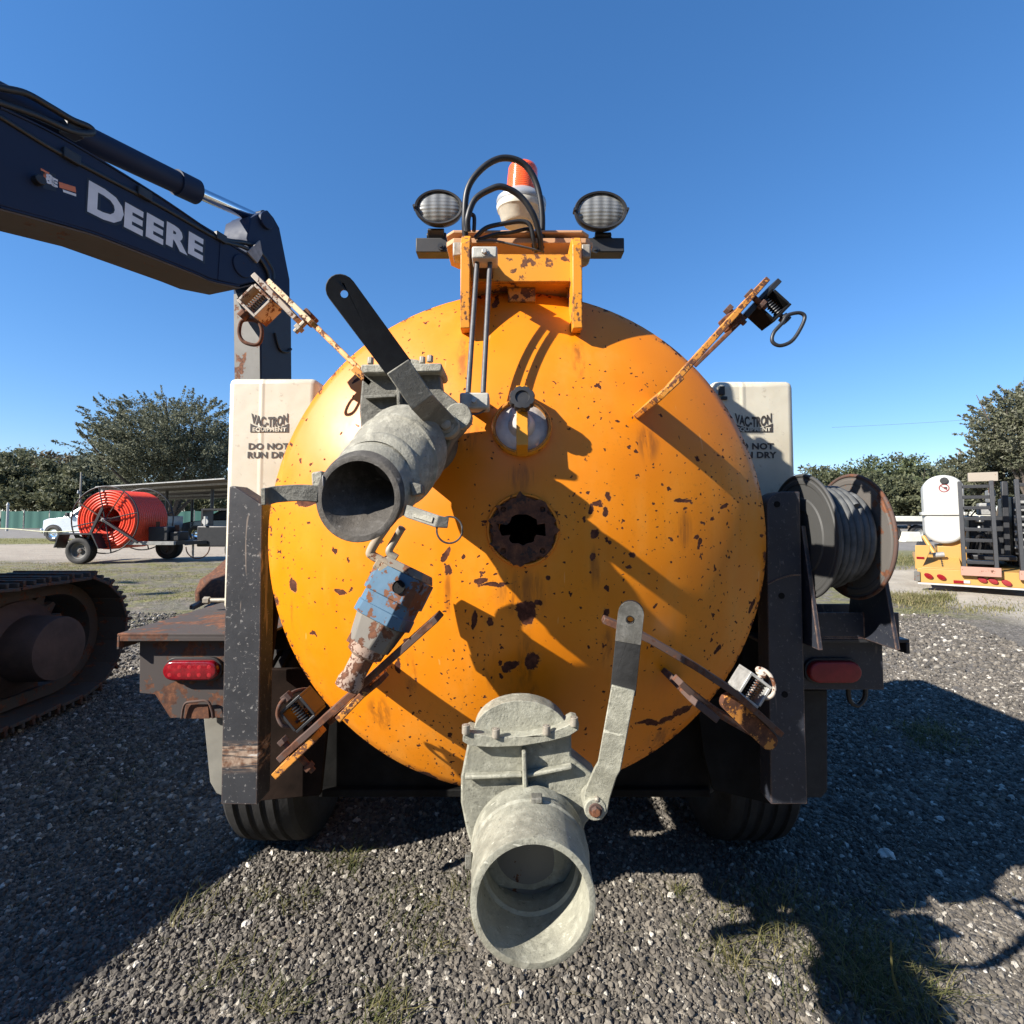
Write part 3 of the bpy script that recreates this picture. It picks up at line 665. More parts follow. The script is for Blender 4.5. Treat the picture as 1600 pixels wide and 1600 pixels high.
runs = [(S(x, y), wd*1.15/FPX, ln*1.15/FPX) for x, y, wd, ln in [(822,975,20,120),(832,1050,16,110),(798,1046,14,90),(817,880,52,90),(765,980,10,110),(700,880,8,90),(727,515,14,110),(900,515,14,110),(1068,788,18,80),(457,925,10,80),(815,715,30,60),(930,842,10,90),(1040,1130,40,60),(735,650,24,70),(1010,655,26,80),(590,1080,30,80),(640,1010,14,90),(950,970,14,90)]]
tank_head = mb.build('tank_head', tank_mat('tank_orange_paint', cpx, patches, runs), VT, smooth=60)
# barrel behind the dome, dished far end, and the dark inside seen through the keyhole
mb = MB(); mb.lathe([(.02, TR-.004), (3.0, TR-.004), (3.1, TR*.8), (3.16, TR*.4), (3.18, .001)], (TC.x, YR, TC.z), (0, 1, 0), 72)
mb.build('tank_barrel', M['orange_clean'], VT)
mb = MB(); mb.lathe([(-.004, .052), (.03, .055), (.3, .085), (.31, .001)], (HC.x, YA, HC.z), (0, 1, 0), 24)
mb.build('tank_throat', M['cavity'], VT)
# hub flange with a keyhole
def hub_outline(a0, a1, r, n=14): return [(r*math.cos(R(a0 + (a1-a0)*i/n)), r*math.sin(R(a0 + (a1-a0)*i/n))) for i in range(n+1)]
key = hub_outline(20, 160, .033) + [(-.049, .0125), (-.049, -.0125)] + hub_outline(200, 340, .033) + [(.049, -.0125), (.049, .0125)]
holes = [circ(.042*sx, .044*sz, .0065, 10) for sx in (-1, 1) for sz in (-1, 1)]
mb = MB(); wob = lambda pts, a, s: [(x*(1 + a*mnoise.noise(V((x*s, y*s, 1)))), y*(1 + a*mnoise.noise(V((x*s, y*s, 5))))) for x, y in pts]
mb.plate(wob(circ(0, 0, .0705, 72), .26, 75), [wob(key, .35, 60)] + holes, (HC.x, YA - .008, HC.z), (1, 0, 0), (0, 0, 1), .011)
hub = mb.build('hub_flange', worn('hub_rust', (.03, .018, .014), .85, .9, 22), VT, smooth=30, bevel=.0012)
MB().lathe([(-.002, .0525), (-.0025, .0705)], (HC.x, YA, HC.z), (0, 1, 0), 40).build('hub_dark_backing', M['cavity'], VT)  # dark ring behind the bolt holes, their inner shade put into its colour
mb = MB(); mb.lathe([(0.0, .0722), (-.005, .0732), (-.005, .0765), (.004, .080)], (HC.x, YA, HC.z), (0, 1, 0), 56)
mb.build('hub_weld', worn('hub_weld_rust', (.70, .22, .004), .40, .5, 30), VT)

# ---- frame of the trailer: rear posts, saddles, cross beam, platforms
def px_prism(mb, pts, Y, depth, mi=0): return mb.prism([P(x, y, Y) for x, y in pts], (0, depth, 0), mi)
def ng_px(mb, pts, Y, depth, mi=0): return mb.ngprism([P(x, y, Y) for x, y in pts], (0, depth, 0), mi)
# left post: a channel with its top torn off at a slant
mb = MB(); mb.ngprism([P(365,759,1.35), P(410,788,1.35), P(407,1010,1.35), P(402,1258,1.35), P(345,1257,1.35), P(350,1000,1.35), P(358,760,1.35)], (0, .07, 0))
post_l = mb.build('rear_post', M['post'], VT, 'scratched black post with rubbed lower end and slanted top', bevel=.0025)
post_l.data.materials[0] = post_mat('scratched_black_post_band', (.017, .018, .021), .01, 1.0, (P(375,1182,1.35).z - WLOC[post_l.name].z, .036))
# right post, rounded top
YP = 1.40
top = [(1198 + 26 - 26*math.cos(R(a)), 790 - 22*math.sin(R(a))) for a in range(0, 91, 15)]
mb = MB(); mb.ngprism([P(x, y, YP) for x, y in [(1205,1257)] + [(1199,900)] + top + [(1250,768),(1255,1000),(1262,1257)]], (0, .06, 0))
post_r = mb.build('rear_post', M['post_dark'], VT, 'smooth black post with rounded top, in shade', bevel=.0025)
for (x, y) in [(1214,788),(1221,931),(1226,1085)]: MB().cyl(P(x,y,YP-.0001), P(x,y,YP-.0001) + V((0,-.0015,0)), .0085, n=14).build('bolt_hole', M['black_deep'], post_r)
mb = MB(); mb.tube(spl([P(1200,913,YP-.0015), P(1215,905,YP-.0015), P(1235,899,YP-.0015), P(1251,898,YP-.0015)], 6), .0022, 6)
mb.build('weld_seam', M['post'], post_r)
# saddles and inner side plates beside the barrel, left ones very dark brown
mb = MB(); px_prism(mb, [(404,790),(440,800),(432,960),(420,1050),(404,1050)], 1.45, .02)
mb.build('side_plate', plain('dark_brown_side', (.016,.009,.006), .9, 0, .6, 8, .2, spec=.1), VT, bevel=.002)
mb = MB(); px_prism(mb, [(405,1046),(520,1046),(500,1243),(402,1252)], 1.5, .02)
mb.build('saddle_plate', plain('dark_brown_saddle', (.013,.008,.006), .9, 0, .6, 8, .2, spec=.1), VT, bevel=.002)
mb = MB(); px_prism(mb, [(1090,1100),(1206,1060),(1206,1257),(1115,1235),(1100,1180)], 1.54, .02)
mb.build('saddle_plate', M['black_deep'], VT, bevel=.002)
mb = MB(); px_prism(mb, [(1160,790),(1206,776),(1206,1060),(1160,1060)], 1.56, .02); mb.build('side_plate', M['black_deep'], VT, bevel=.002)
mb = MB(); px_prism(mb, [(498,1120),(1110,1120),(1110,1240),(498,1240)], 1.62, .03); mb.box(P(498,1246,1.60), P(1110,1234,1.60) + V((0,.06,0)))
mb.build('cross_beam', M['black_deep'], VT, bevel=.003)
for sx in (-1, 1):
    mb = MB(); mb.box((sx*.42-.04, 1.66, .50), (sx*.42+.04, 5.2, .64)); mb.build('frame_rail', M['black_deep'], VT, bevel=.004)
# axle and wheels
for yy in (2.28, 3.2): MB().cyl((-.8, yy, .39), (.8, yy, .39), .05).build('axle', M['black_deep'], VT)
def tyre_mb(c, r, wd, axis=V((1,0,0)), grooves=4):
    mb = MB(); h = wd/2; prof = [(-h*.80, r*.60), (-h, r*.72), (-h*1.02, r*.84), (-h*.92, r*.955), (-h*.82, r*.985)]
    for g in range(grooves):
        x = -h*.70 + (1.4*h)*(g + .5)/grooves; gw = h*.05
        prof += [(x - gw*1.6, r), (x - gw, r*.972), (x + gw, r*.972), (x + gw*1.6, r)]
    prof += [(h*.82, r*.985), (h*.92, r*.955), (h*1.02, r*.84), (h, r*.72), (h*.80, r*.60)]
    mb.lathe(prof, c, axis, 64); return mb
def wheel(c, r, wd, parent, axis, rimmat, tyre=M['rubber'], out=1):
    a = V(axis); c = V(c); t = tyre_mb(c, r, wd, a).build('wheel', tyre, parent, smooth=28)
    mb = MB(); h = wd/2*out; mb.lathe([(h*.80, r*.61), (h*.72, r*.56), (h*.30, r*.50), (h*.15, r*.34), (h*.20, r*.22), (h*.55, r*.16), (h*.60, r*.01)], c, a, 32)
    mb.lathe([(-h*.80, r*.61), (-h*.5, r*.55), (-h*.45, r*.01)], c, a, 32)
    for i in range(6):
        an = 2*math.pi*i/6; e1 = a.orthogonal().normalized(); e2 = a.cross(e1); p = c + a*(h*.17) + (e1*math.cos(an) + e2*math.sin(an))*r*.28
        mb.cyl(p, p + a*(h*.12), r*.03, n=8)
    mb.build('rim', rimmat, t); return t
for sx in (-1, 1):
    for yy in (2.28, 3.2): wheel((sx*.925, yy, .388), .40, .28, VT, (1,0,0), M['grey_steel'], out=sx)
# left platform with its apron
def Xat(px, Y): return (px-800)/800*Y
zt = P(190, 990, 1.48).z
mb = MB(); mb.box((-1.128, 1.48, zt-.008), (-.70, 3.7, zt)); mb.box((-1.128, 1.48, zt-.045), (-1.120, 3.7, zt-.008)); mb.box((-1.12, 1.48, zt-.022), (-.70, 1.487, zt-.008))
mb.build('platform', M['apron_rust'], VT, 'rusty brown left platform top', bevel=.002)
mb = MB(); mb.prism([P(x, y, 1.52) for x, y in [(218,992),(356,992),(352,1122),(266,1122),(242,1085),(218,1083)]], (0, .008, 0)); ap = mb.build('apron', M['apron_rust'], VT, 'rusty brown apron with red tail light', bevel=.0015)
mb = MB(); c = P(308, 1108, 1.515); mb.prism([P(x, y, 1.512) for x, y in [(290,1101),(325,1101),(327,1123),(287,1123)]], (0, .004, 0))
lb = mb.build('plate_bracket', M['rust'], ap, bevel=.001)
mb = MB(); mb.tube(spl([P(284,1122,1.505), P(289,1100,1.503), P(305,1096,1.502), P(324,1096,1.503), P(331,1110,1.504), P(333,1122,1.505)], 6), .0035, 8); mb.build('bracket_hoop', M['brown_rust'], ap)
def tail_light(x0, x1, y0, y1, Y, lensm, grommet, leds):
    a, b = P(x0, y1, Y), P(x1, y0, Y); L, H_ = b.x - a.x, b.z - a.z; zc = (a.z+b.z)/2
    mb = MB(); o = V((a.x-.006, Y, zc)); out = stadium(L+.012, H_+.012, 12)
    mb.plate(out, [], o + V((0,-.006,0)), (1,0,0), (0,0,1), .014); t = mb.build('tail_light', grommet, VT, bevel=.003)
    mb = MB()
    for (k, y) in ((1.0, -.006), (1.0, -.017), (.93, -.022), (.80, -.0235)):
        pts = stadium(L, H_, 12); cx = L/2; ring = [V((a.x + cx + (p[0]-cx)*k if k == 1 else a.x + cx + (p[0]-cx) - (0 if k == 1 else math.copysign((1-k)*H_/2, p[0]-cx)), Y + y, zc + p[1]*k)) for p in pts]
        if y == -.006: vs = []; n = len(pts)
        vs += ring
    fs = [(r*n+i, r*n+(i+1) % n, (r+1)*n+(i+1) % n, (r+1)*n+i) for r in range(3) for i in range(n)] + [tuple(range(3*n, 4*n))]
    mb.add(vs, fs); mb.build('lens', lensm, t, smooth=50)
    if leds:
        mb = MB()
        for i in range(5):
            for j in (-1, 1):
                p = V((a.x + L*(.14 + .18*i), Y - .0225, zc + j*H_*.2)); mb.lathe([(0, H_*.13), (.0012, H_*.11), (.0018, H_*.04)], p, (0,-1,0), 10, cap1=True)
        mb.build('reflector', M['red_led'], t, kind='stuff')
    return t
M['red_led'] = plain('bright_red_reflector', (.34, .012, .018), .15, 0, .2, 70, 0, Coat_Weight=.8)
tail_light(261, 346, 1030, 1060, 1.515, M['red_lens'], M['black_plastic'], True)
tail_light(1259, 1339, 1031, 1064, 1.515, M['red_dull'], M['black_paint'], False)
# right box and top shelf
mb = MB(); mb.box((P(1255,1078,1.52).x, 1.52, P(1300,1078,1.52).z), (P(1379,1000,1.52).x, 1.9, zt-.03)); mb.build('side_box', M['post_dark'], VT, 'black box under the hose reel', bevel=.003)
mb = MB(); mb.box((.70, 1.47, zt-.024), (1.128, 3.7, zt-.014)); mb.box((1.118, 1.47, zt-.055), (1.128, 3.7, zt-.024)); mb.build('platform', M['black_paint'], VT, 'black right platform top under the hose reel', bevel=.002)
mb = MB(); mb.prism([P(x, y, 1.62) for x, y in [(1256,1078),(1293,1078),(1293,1236),(1284,1246),(1258,1246)]], (0, .012, 0)); mb.build('mud_flap', M['rubber'], VT, bevel=.003)
mb = MB(); mb.prism([P(x, y, 1.62) for x, y in [(318,1118),(352,1118),(352,1246),(338,1240),(328,1222)]], (0, .012, 0)); mb.build('mud_flap', plain('dusty_pale_flap', (.20,.19,.16), .7, 0, .2, 12), VT, 'dusty grey left mud flap', bevel=.003)
mb = MB(); mb.tube(spl([P(1325,1076,1.6), P(1328,1095,1.6), P(1340,1102,1.6), P(1351,1090,1.6), P(1352,1074,1.6)], 6), .007, 8); mb.build('wiring_loop', M['hose'], VT)
# fenders over the wheels, front wall of platform boxes
for sx in (-1, 1):
    mb = MB(); mb.box((sx*.94-.17, 1.78, .86), (sx*.94+.17, 3.66, .90)); mb.build('fender', M['black_deep'], VT, bevel=.004)
# ---- white water tanks with print
def water_tank(x0, x1, ytop, Y, label, inner):
    z1 = P(800, ytop, Y).z; z0 = zt + .002
    mb = MB(); mb.box((x0, Y, z0), (x1, Y+1.25, z1)); t = mb.build('water_tank', M['poly'], VT, label, bevel=.022, seg=3)
    return t
XL0, XL1 = Xat(351, 1.8), Xat(491, 1.8); wl = water_tank(XL0, XL1, 590, 1.8, 'white poly water tank on the left platform', 1)
XR0, XR1 = Xat(1117, 1.61), Xat(1246, 1.61); wr = water_tank(XR0, XR1, 594, 1.61, 'white poly water tank on the right, partly behind the dome', -1)
def bulge(mbx, mz, w_, h_):
    mb = MB(); mb.obox((mbx, 1.7985, mz), (w_, 0, 0), (0, .004, 0), (0, 0, h_)); return mb
def warp_vac(L, hmax):
    def f(x, y):
        t = min(1, abs(x)/(L/2)); up = .45 + .55*t*t; return x, (y*up*1.0 + hmax*(.10*t*t - .10))
    return f
def tank_print(t, cx, Y, s):   # s: metres per photo pixel
    o = P(cx, 661, Y); y = Y - .0015
    vt = text('lettering', 'VAC-TRON', .0235/.72*s/.00225, (o.x, y, o.z + .004), (1,0,0), (0,0,1), M['ink'], t, .0012, 0, 1.0, None, 1.0)
    co = [v.co for v in vt.data.vertices]; x0 = min(c.x for c in co); x1 = max(c.x for c in co); z0 = min(c.z for c in co); z1 = max(c.z for c in co)
    Wd = 58*s
    for v in vt.data.vertices:
        u = (v.co.x - (x0+x1)/2)/((x1-x0)/2); q = (v.co.z - z0)/(z1-z0)      # letters: level tops sag in the middle, feet follow a bow
        top = (8 + 6*u*u)*s; bot = (-9 + 8*u*u)*s
        v.co.x = u*Wd/2; v.co.z = bot + (top-bot)*q
    # block under the letters with a bowed top edge
    mb = MB(); n = 16; up = [V((o.x + Wd*.52*(-1 + 2*i/n), y, o.z + .004 + (-10.5 + 8*(-1+2*i/n)**2)*s)) for i in range(n+1)]
    mb.ngprism([V((o.x - Wd*.52, y, o.z + .004 - 16.5*s)), V((o.x + Wd*.52, y, o.z + .004 - 16.5*s))] + up[::-1], (0, .0008, 0)); bl = mb.build('logo_block', M['ink'], t, smooth=0)
    text('lettering', 'EQUIPMENT', 6.2*s/.72, (o.x, y - .001, o.z + .004 - 12.4*s), (1,0,0), (0,0,1), M['poly'], t, .0006, 0, 1.02, None, 1.12)
    text('lettering', 'DO NOT', 9.6*s/.72, (o.x + (-1*s), y, P(cx, 698, Y).z), (1,0,0), (0,0,1), M['ink'], t, .0011, 0, 1.05, None, 1.14)
    text('lettering', 'RUN DRY', 9.6*s/.72, (o.x, y, P(cx, 711.5, Y).z), (1,0,0), (0,0,1), M['ink'], t, .0011, 0, 1.05, None, 1.14)
tank_print(wl, 421.5, 1.8, 1.8/800); tank_print(wr, 1177, 1.61, 1.61/800)
mb = MB(); mb.box(P(1122,618,1.609), P(1133,603,1.598)); mb.box(P(1126,625,1.609), P(1137,619,1.602)); mb.build('tank_latch', M['black_plastic'], wr, bevel=.002)
mb = MB(); p = P(341, 938, 1.83); mb.cyl(p + V((-.05,0,0)), p + V((.03,0,0)), .008); mb.cyl(p + V((-.05,0,0)), p + V((-.03,0,0)), .013, n=6); mb.build('drain_fitting', M['dull_bolt'], wl)

# ---- hose reel
yc, zc_ = 1.53, P(1335, 836, 1.42).z
rc = V((.885, 1.45, 1.262))
def reel_flange(x, m, lab, r=.176):
    mb = MB(); mb.lathe([(0, .02), (0, .07), (-.003, .074), (-.003, .105), (0, .109), (0, .145), (-.002, .148), (-.002, .158), (0, .161), (0, r-.008), (.003, .020)][:10] + [(.003, r-.008), (.003, .02)], (x, rc.y, rc.z), (1,0,0), 80)
    f = mb.build('reel_flange', m, VT, lab, smooth=25)
    MB().tube([V((x+.0015, rc.y + (r-.005)*math.cos(a), rc.z + (r-.005)*math.sin(a))) for a in [2*math.pi*i/80 for i in range(80)]], .0052, 8, closed=True).build('rolled_rim', M['brown_rust'] if 'outer' in lab else m, f, smooth=60); return f
reel_flange(.815, worn('grey_worn_flange', (.045, .045, .043), .25, .6, 14, dirt=.8), 'near black reel flange, worn grey')
reel_flange(.955, worn('dark_rusty_flange', (.095, .085, .075), .60, .75, 8, dirt=.7), 'outer black reel flange with a rusty rim')
mb = MB(); mb.cyl((.818, rc.y, rc.z), (.956, rc.y, rc.z), .085, n=32); mb.build('reel_drum', M['rust'], VT)
pts = []
for layer, (rr, dirn) in enumerate([(.102, 1), (.120, -1), (.134, 1)]):
    nt_ = 7 if layer < 2 else 4.4
    for i in range(int(nt_*28)+1):
        t = i/(nt_*28); a = t*nt_*2*math.pi; x = (.832 + .110*t) if dirn > 0 else (.942 - .110*t)
        if layer == 2: x = .832 + .072*t
        pts.append(V((x, rc.y + rr*math.cos(a), rc.z + rr*math.sin(a))))
mb = MB(); mb.tube(pts, .0092, 8); mb.build('coiled_hose', M['hose_grey'], VT, 'grey pressure hose wound on the reel', smooth=60)
mb = MB()
base_z = zt - .014
mb.box((.80, 1.47, base_z), (1.10, 1.62, base_z+.006)); mb.box((.80, 1.47, base_z+.006), (1.10, 1.476, base_z+.075)); mb.box((.80, 1.614, base_z+.006), (1.10, 1.62, base_z+.075))
for x in (.798, 1.0):
    mb.prism([V((x, rc.y-.10, base_z)), V((x, rc.y+.10, base_z)), V((x, rc.y+.035, rc.z+.03)), V((x, rc.y-.035, rc.z+.03))], (.012, 0, 0))
mb.build('reel_frame', M['post_dark'], VT, bevel=.002)
mb = MB(); mb.cyl((.80, rc.y, rc.z), (1.02, rc.y, rc.z), .016); mb.build('reel_shaft', M['black_paint'], VT)
for (x, z) in [(.86, base_z+.04), (1.07, base_z+.04)]: MB().bolt((x, 1.468, z), (0,-1,0), .007, .008).build('frame_bolt', M['dull_bolt'], VT)

# ---- lamp mast on the tank top
def mast_plate(x0, x1, ytop, ybot, side):
    xa, xb = P(x0,440,1.2).x, P(x1,440,1.2).x; zt_, zb = P(x0, ytop, 1.2).z, P(x0, ybot, 1.2).z
    mb = MB(); mb.ngprism([V((xa, 1.19, zb)), V((xa, 1.19, zt_-.03)), V((xa, 1.215, zt_)), V((xa, 1.36, zt_)), V((xa, 1.41, zb))], (xb-xa, 0, 0))
    return mb.build('mast_plate', M['orange_rusty'], VT, bevel=.002)
mast_plate(720, 735, 363, 515, -1); mast_plate(894, 909, 366, 515, 1)
xa, xb = P(736,420,1.24).x, P(893,420,1.24).x
z1, z0 = P(800,397,1.24).z, P(800,440,1.24).z
mb = MB(); mb.box((xa, 1.24, z0), (xb, 1.248, z1)); mb.box((xa, 1.249, z0), (xb, 1.34, z0+.008)); mb.box((xa, 1.249, z1-.008), (xb, 1.34, z1)); mb.build('mast_channel', worn('orange_channel', (.70,.28,.01), .45, .5, 9, edge=.8), VT, bevel=.0015)
mb = MB(); p = S(815, 462); mb.box((p.x-.035, 1.27, 1.86), (p.x+.035, 1.33, z0-.001)); mb.build('mast_foot', M['orange_rusty'], VT, bevel=.002)
def oct_plate(x0, x1, y, Y0, Y1, th):
    a, b = P(x0, y, Y0), P(x1, y, Y0); c = .02
    pts = [V((a.x, Y0+c, a.z)), V((a.x+c, Y0, a.z)), V((b.x-c, Y0, a.z)), V((b.x, Y0+c, a.z)), V((b.x, Y1-c, a.z)), V((b.x-c, Y1, a.z)), V((a.x+c, Y1, a.z)), V((a.x, Y1-c, a.z))]
    return MB().ngprism(pts, (0, 0, th))
oct_plate(696, 928, 380, 1.28, 1.42, .014).build('lamp_plate', M['tan_plate'], VT, bevel=.002)
oct_plate(696, 922, 364, 1.28, 1.42, .008).build('lamp_plate', M['tan_plate'], VT, bevel=.002)
zr0, zr1 = P(800,379,1.28).z + .012, P(800,364,1.28).z
for x in (726, 890):
    mb = MB(); c = P(x, 372, 1.33); mb.cyl((c.x, 1.33, zr0), (c.x, 1.33, zr1), .026, n=24); mb.build('roller', M['pink_roller'], VT)
mb = MB(); a, b = P(650, 381, 1.53), P(975, 386, 1.53); mb.box((a.x, 1.525, (a.z+b.z)/2-.023), (b.x, 1.57, (a.z+b.z)/2+.022)); lb = mb.build('lamp_bar', worn('black_bar', (.022,.022,.024), .3, .55, 16), VT, bevel=.003)
for x, y in [(689,386),(930,391),(812,386)]: p = P(x, y, 1.525); MB().lathe([(0,.0105),(.004,.0105),(.004,.005),(.008,.004)], p, (0,-1,0), 16, cap1=True).build('bar_bolt', M['black_paint'], lb)
for x, y in [(716,395),(914,398)]:
    p = P(x, y, 1.27); MB().obox(p, (.012,0,0), (0,.02,0), (0,0,.018)).build('mast_nut', M['dull_bolt'], VT, bevel=.004)
def work_lamp(px, py, Y, rx):
    c = P(px, py, Y); ax = V((0, -1, -.10)).normalized(); sc = (.70, 1.0)
    mb = MB(); mb.lathe([(.078, rx*.001), (.075, rx*.3), (.055, rx*.62), (.02, rx*.93), (0, rx*1.0), (-.010, rx*1.0), (-.014, rx*.97), (-.013, rx*.88), (-.008, rx*.86)], c, -ax, 48, sc=sc)
    l = mb.build('work_lamp', M['black_plastic'], VT, smooth=40)
    mb = MB(); mb.lathe([(0, rx*.87), (.005, rx*.70), (.0085, rx*.40), (.010, rx*.001)], c + ax*.006, ax, 48, sc=sc); mb.build('lens', M['lens'], l, smooth=60)
    for s in (-1, 1): p = c + V((s*rx*.985, -.008, 0)); MB().cyl(p + V((0,.012,-.002)), p + V((0,-.012,-.002)), .0045, n=8).build('bezel_clip', M['black_plastic'], l)
    mb = MB(); b0 = c + V((.014*(1 if px < 800 else -1)*-1, .03, -rx*.62)); z_ = P(800, 374, 1.53).z
    mb.bar(b0, V((b0.x, b0.y+.03, z_)), .05, .016, hint=V((1,0,0))); mb.cyl(V((b0.x, b0.y+.02, b0.z-.012)) + V((-.03,0,0)), V((b0.x, b0.y+.02, b0.z-.012)) + V((.03,0,0)), .01, n=12); mb.build('lamp_foot', M['black_plastic'], l, bevel=.002)
work_lamp(686, 326, 1.50, .073); work_lamp(938, 331, 1.50, .080)
# beacon
bp = P(813, 352, 1.55); ax = V((.05, -.12, 1)).normalized(); e = 1.55/800
mb = MB(); mb.lathe([(0, .001), (0, 27*e), (.006, 30*e), (18*e, 35.5*e), (20*e, 38*e), (26*e, 39.5*e), (32*e, 38*e)], bp, ax, 48); bc = mb.build('beacon', plain('chalky_beacon_base', (.56, .53, .44), .6, 0, .15, 30, .1), VT, smooth=35)
mb = MB(); mb.lathe([(30*e, 39*e), (34*e, 40*e), (38*e, 39*e), (47*e, 29*e), (49*e, 26*e)], bp, ax, 48); mb.build('beacon_collar', plain('grey_collar', (.42,.43,.43), .4, .4, .1, 20), bc)
mb = MB(); prof = [(47*e, 25.5*e)] + [((47 + 42*t)*e, (25.5 - 2.5*t)*e) for t in (.1,.3,.5,.7,.85,.92)] + [(91*e, 20*e), (93*e, 13*e), (93.5*e, .001)]
mb.lathe(prof, bp, ax, 48); mb.build('beacon_dome', M['amber'], bc, smooth=50)
# cables
def cable(pts, r, m=M['hose'], name='cable', par=VT): mb = MB(); mb.tube(spl([P(*p) for p in pts], 10), r, 10); return mb.build(name, m, par, smooth=70)
cable([(729,384,1.27),(726,345,1.25),(731,295,1.24),(755,262,1.24),(786,247,1.25),(818,256,1.26),(838,287,1.27),(847,335,1.28),(846,388,1.30)], .0078)
cable([(731,362,1.23),(731,340,1.22),(742,312,1.22),(764,297,1.22),(785,292,1.22),(812,306,1.23),(833,335,1.24),(843,368,1.26),(845,392,1.28)], .0075)
cable([(742,372,1.25),(760,356,1.25),(790,349,1.25),(815,346,1.25),(828,352,1.25),(834,375,1.26),(838,394,1.28)], .0055)
cable([(746,375,1.26),(775,366,1.26),(800,363,1.26),(826,358,1.27),(832,372,1.28),(834,392,1.29)], .0045)
cable([(744,377,1.26),(770,376,1.26),(805,383,1.26),(835,390,1.27),(850,394,1.28)], .0028, M['rod'])
mb = MB(); p = P(733, 349, 1.235); mb.tube(spl([p + V((-.009,0,-.02)), p + V((-.004,-.008,.012)), p + V((.012,-.004,.016)), p + V((.012,0,-.02))], 6), .005, 8); mb.build('cable_clip', M['black_plastic'], VT)

# ---- sight gauge
Yg = 1.10
def gblock(x0, x1, y0, y1, Y, d):
    mb = MB(); mb.box(P(x0, y1, Y), P(x1, y0, Y) + V((0, d, 0))); b = mb.build('gauge_block', M['block'], VT, bevel=.004)
    mb = MB(); mb.bolt(P((x0+x1)/2, (y0+y1)/2 + 1, Y), (0,-1,0), .0062, .009); mb.build('bolt', M['zinc'], b); return b
gblock(737, 777, 384, 403, 1.12, .05); gblock(718, 764, 613, 638, 1.06, .045)
for (xa_, xb_) in ((746, 731.5), (766, 755)):
    mb = MB(); mb.cyl(P(xa_, 404, 1.145), P(xb_, 614, 1.083), .0058, n=12); mb.build('gauge_rod', M['rod'], VT)
mb = MB(); mb.tube(spl([P(727,640,1.08), P(737,647,1.07), P(750,645,1.07), P(760,639,1.08)], 6), .002, 6); mb.build('gauge_wire', M['rod'], VT)
# stand-offs to the tank
p = P(741, 625, 1.105); MB().box((p.x-.02, 1.104, p.z-.016), (p.x+.02, surf_y(p.x, p.z)+.01, p.z+.010)).build('gauge_bracket', M['black_plastic'], VT, bevel=.002)
p = P(757, 399, 1.17); MB().box((p.x-.018, 1.169, p.z-.024), (p.x+.018, 1.2395, p.z+.010)).build('gauge_bracket', M['black_plastic'], VT, bevel=.002)

# ---- sight port with strap and knob
pc = S(815, 669, 0); pn = s_norm(pc)
mb = MB(); mb.lathe([(-.01, .066), (.012, .066), (.016, .063), (.016, .0585), (.004, .058)], pc, pn, 56); pr = mb.build('sight_port', M['orange_rusty'], VT, smooth=40)
mb = MB(); mb.lathe([(.006, .0575), (.009, .050), (.012, .046), (.016, .030), (.034, .024), (.040, .018), (.041, .001)], pc, pn, 56); mb.build('port_cap', M['port_metal'], pr, smooth=30)
u_ = V((0, 0, 1)); u_ = (u_ - pn*u_.dot(pn)).normalized()
mb = MB(); q = pc + pn*.052
mb.sweep([pc + u_*.082 - pn*.005, pc + u_*.080 + pn*.040, pc + u_*.066 + pn*.054, q, pc - u_*.058 + pn*.050, pc - u_*.062 + pn*.020, pc - u_*.0625 - pn*.004], (1,0,0), .0245, .006); mb.build('port_strap', M['orange_clean'], pr, bevel=.001)
kc = pc + u_*.038 + pn*.056
mb = MB(); n_ = 64; vs = []
for (t, kk) in ((0, .90), (.004, 1.0), (.018, 1.0), (.022, .93), (.0225, .55), (.019, .50), (.019, .01)):
    for i in range(n_):
        a = 2*math.pi*i/n_; lob = 1 - (.10*max(0, math.cos(8*a))**2 if kk > .6 else 0); r_ = .0275*kk*lob
        e1 = V((1,0,0)); e1 = (e1 - pn*e1.dot(pn)).normalized(); e2 = pn.cross(e1); vs.append(kc + pn*t + (e1*math.cos(a) + e2*math.sin(a))*r_)
fs = [(r*n_+i, r*n_+(i+1) % n_, (r+1)*n_+(i+1) % n_, (r+1)*n_+i) for r in range(6) for i in range(n_)]
mb.add(vs, fs); mb.cyl(kc - pn*.03, kc, .008); mb.build('knob', M['black_plastic'], pr, smooth=40)

# ---- gate valves
def strap_plate(a, b, wd, th, nh, r0=True, r1=True, hole=None, off0=0, off1=0):
    ux, uy = frame(a, b, nh); L = (V(b)-V(a)).length; mb = MB()
    o = V(a) - ux*off0; mb.plate(stadium(L + off0 + off1, wd, 10, r0, r1), [circ(hole[0] + off0, 0, hole[1], 14)] if hole else [], o, ux, uy, th); return mb
CAMV = lambda p: (CAM - V(p)).normalized()

# upper valve
Yv = .985
mb = MB(); ng = [(566,582),(687,581),(690,608),(722,634),(731,650),(726,668),(706,688),(690,720),(640,768),(588,752),(566,700),(561,640)]
px_prism(mb, ng, Yv, .045); uv = mb.build('gate_valve', M['cast_dark'], VT, 'upper valve with long dark lever, its open pipe pointing down left', bevel=.004)
mb = MB(); px_prism(mb, [(564,569),(690,567),(691,576),(688,581),(566,583),(563,576)], Yv-.022, .09); mb.build('bonnet_flange', M['cast_mid'], uv, bevel=.003)
mb = MB(); arc = [(630 + 34*math.cos(R(a)), 569 - 9*math.sin(R(a))) for a in range(0, 181, 15)]; px_prism(mb, arc, Yv, .04); mb.build('bonnet_dome', M['cast_mid'], uv, bevel=.003)
for x, y in [(579,563),(660,562),(672,560),(611,563)]:
    p = P(x, y+6, Yv-.005); mb = MB(); mb.cyl(p, p + V((0,0,.013)), .0065, n=6); mb.build('bolt', M['dull_bolt'], uv, bevel=.001)
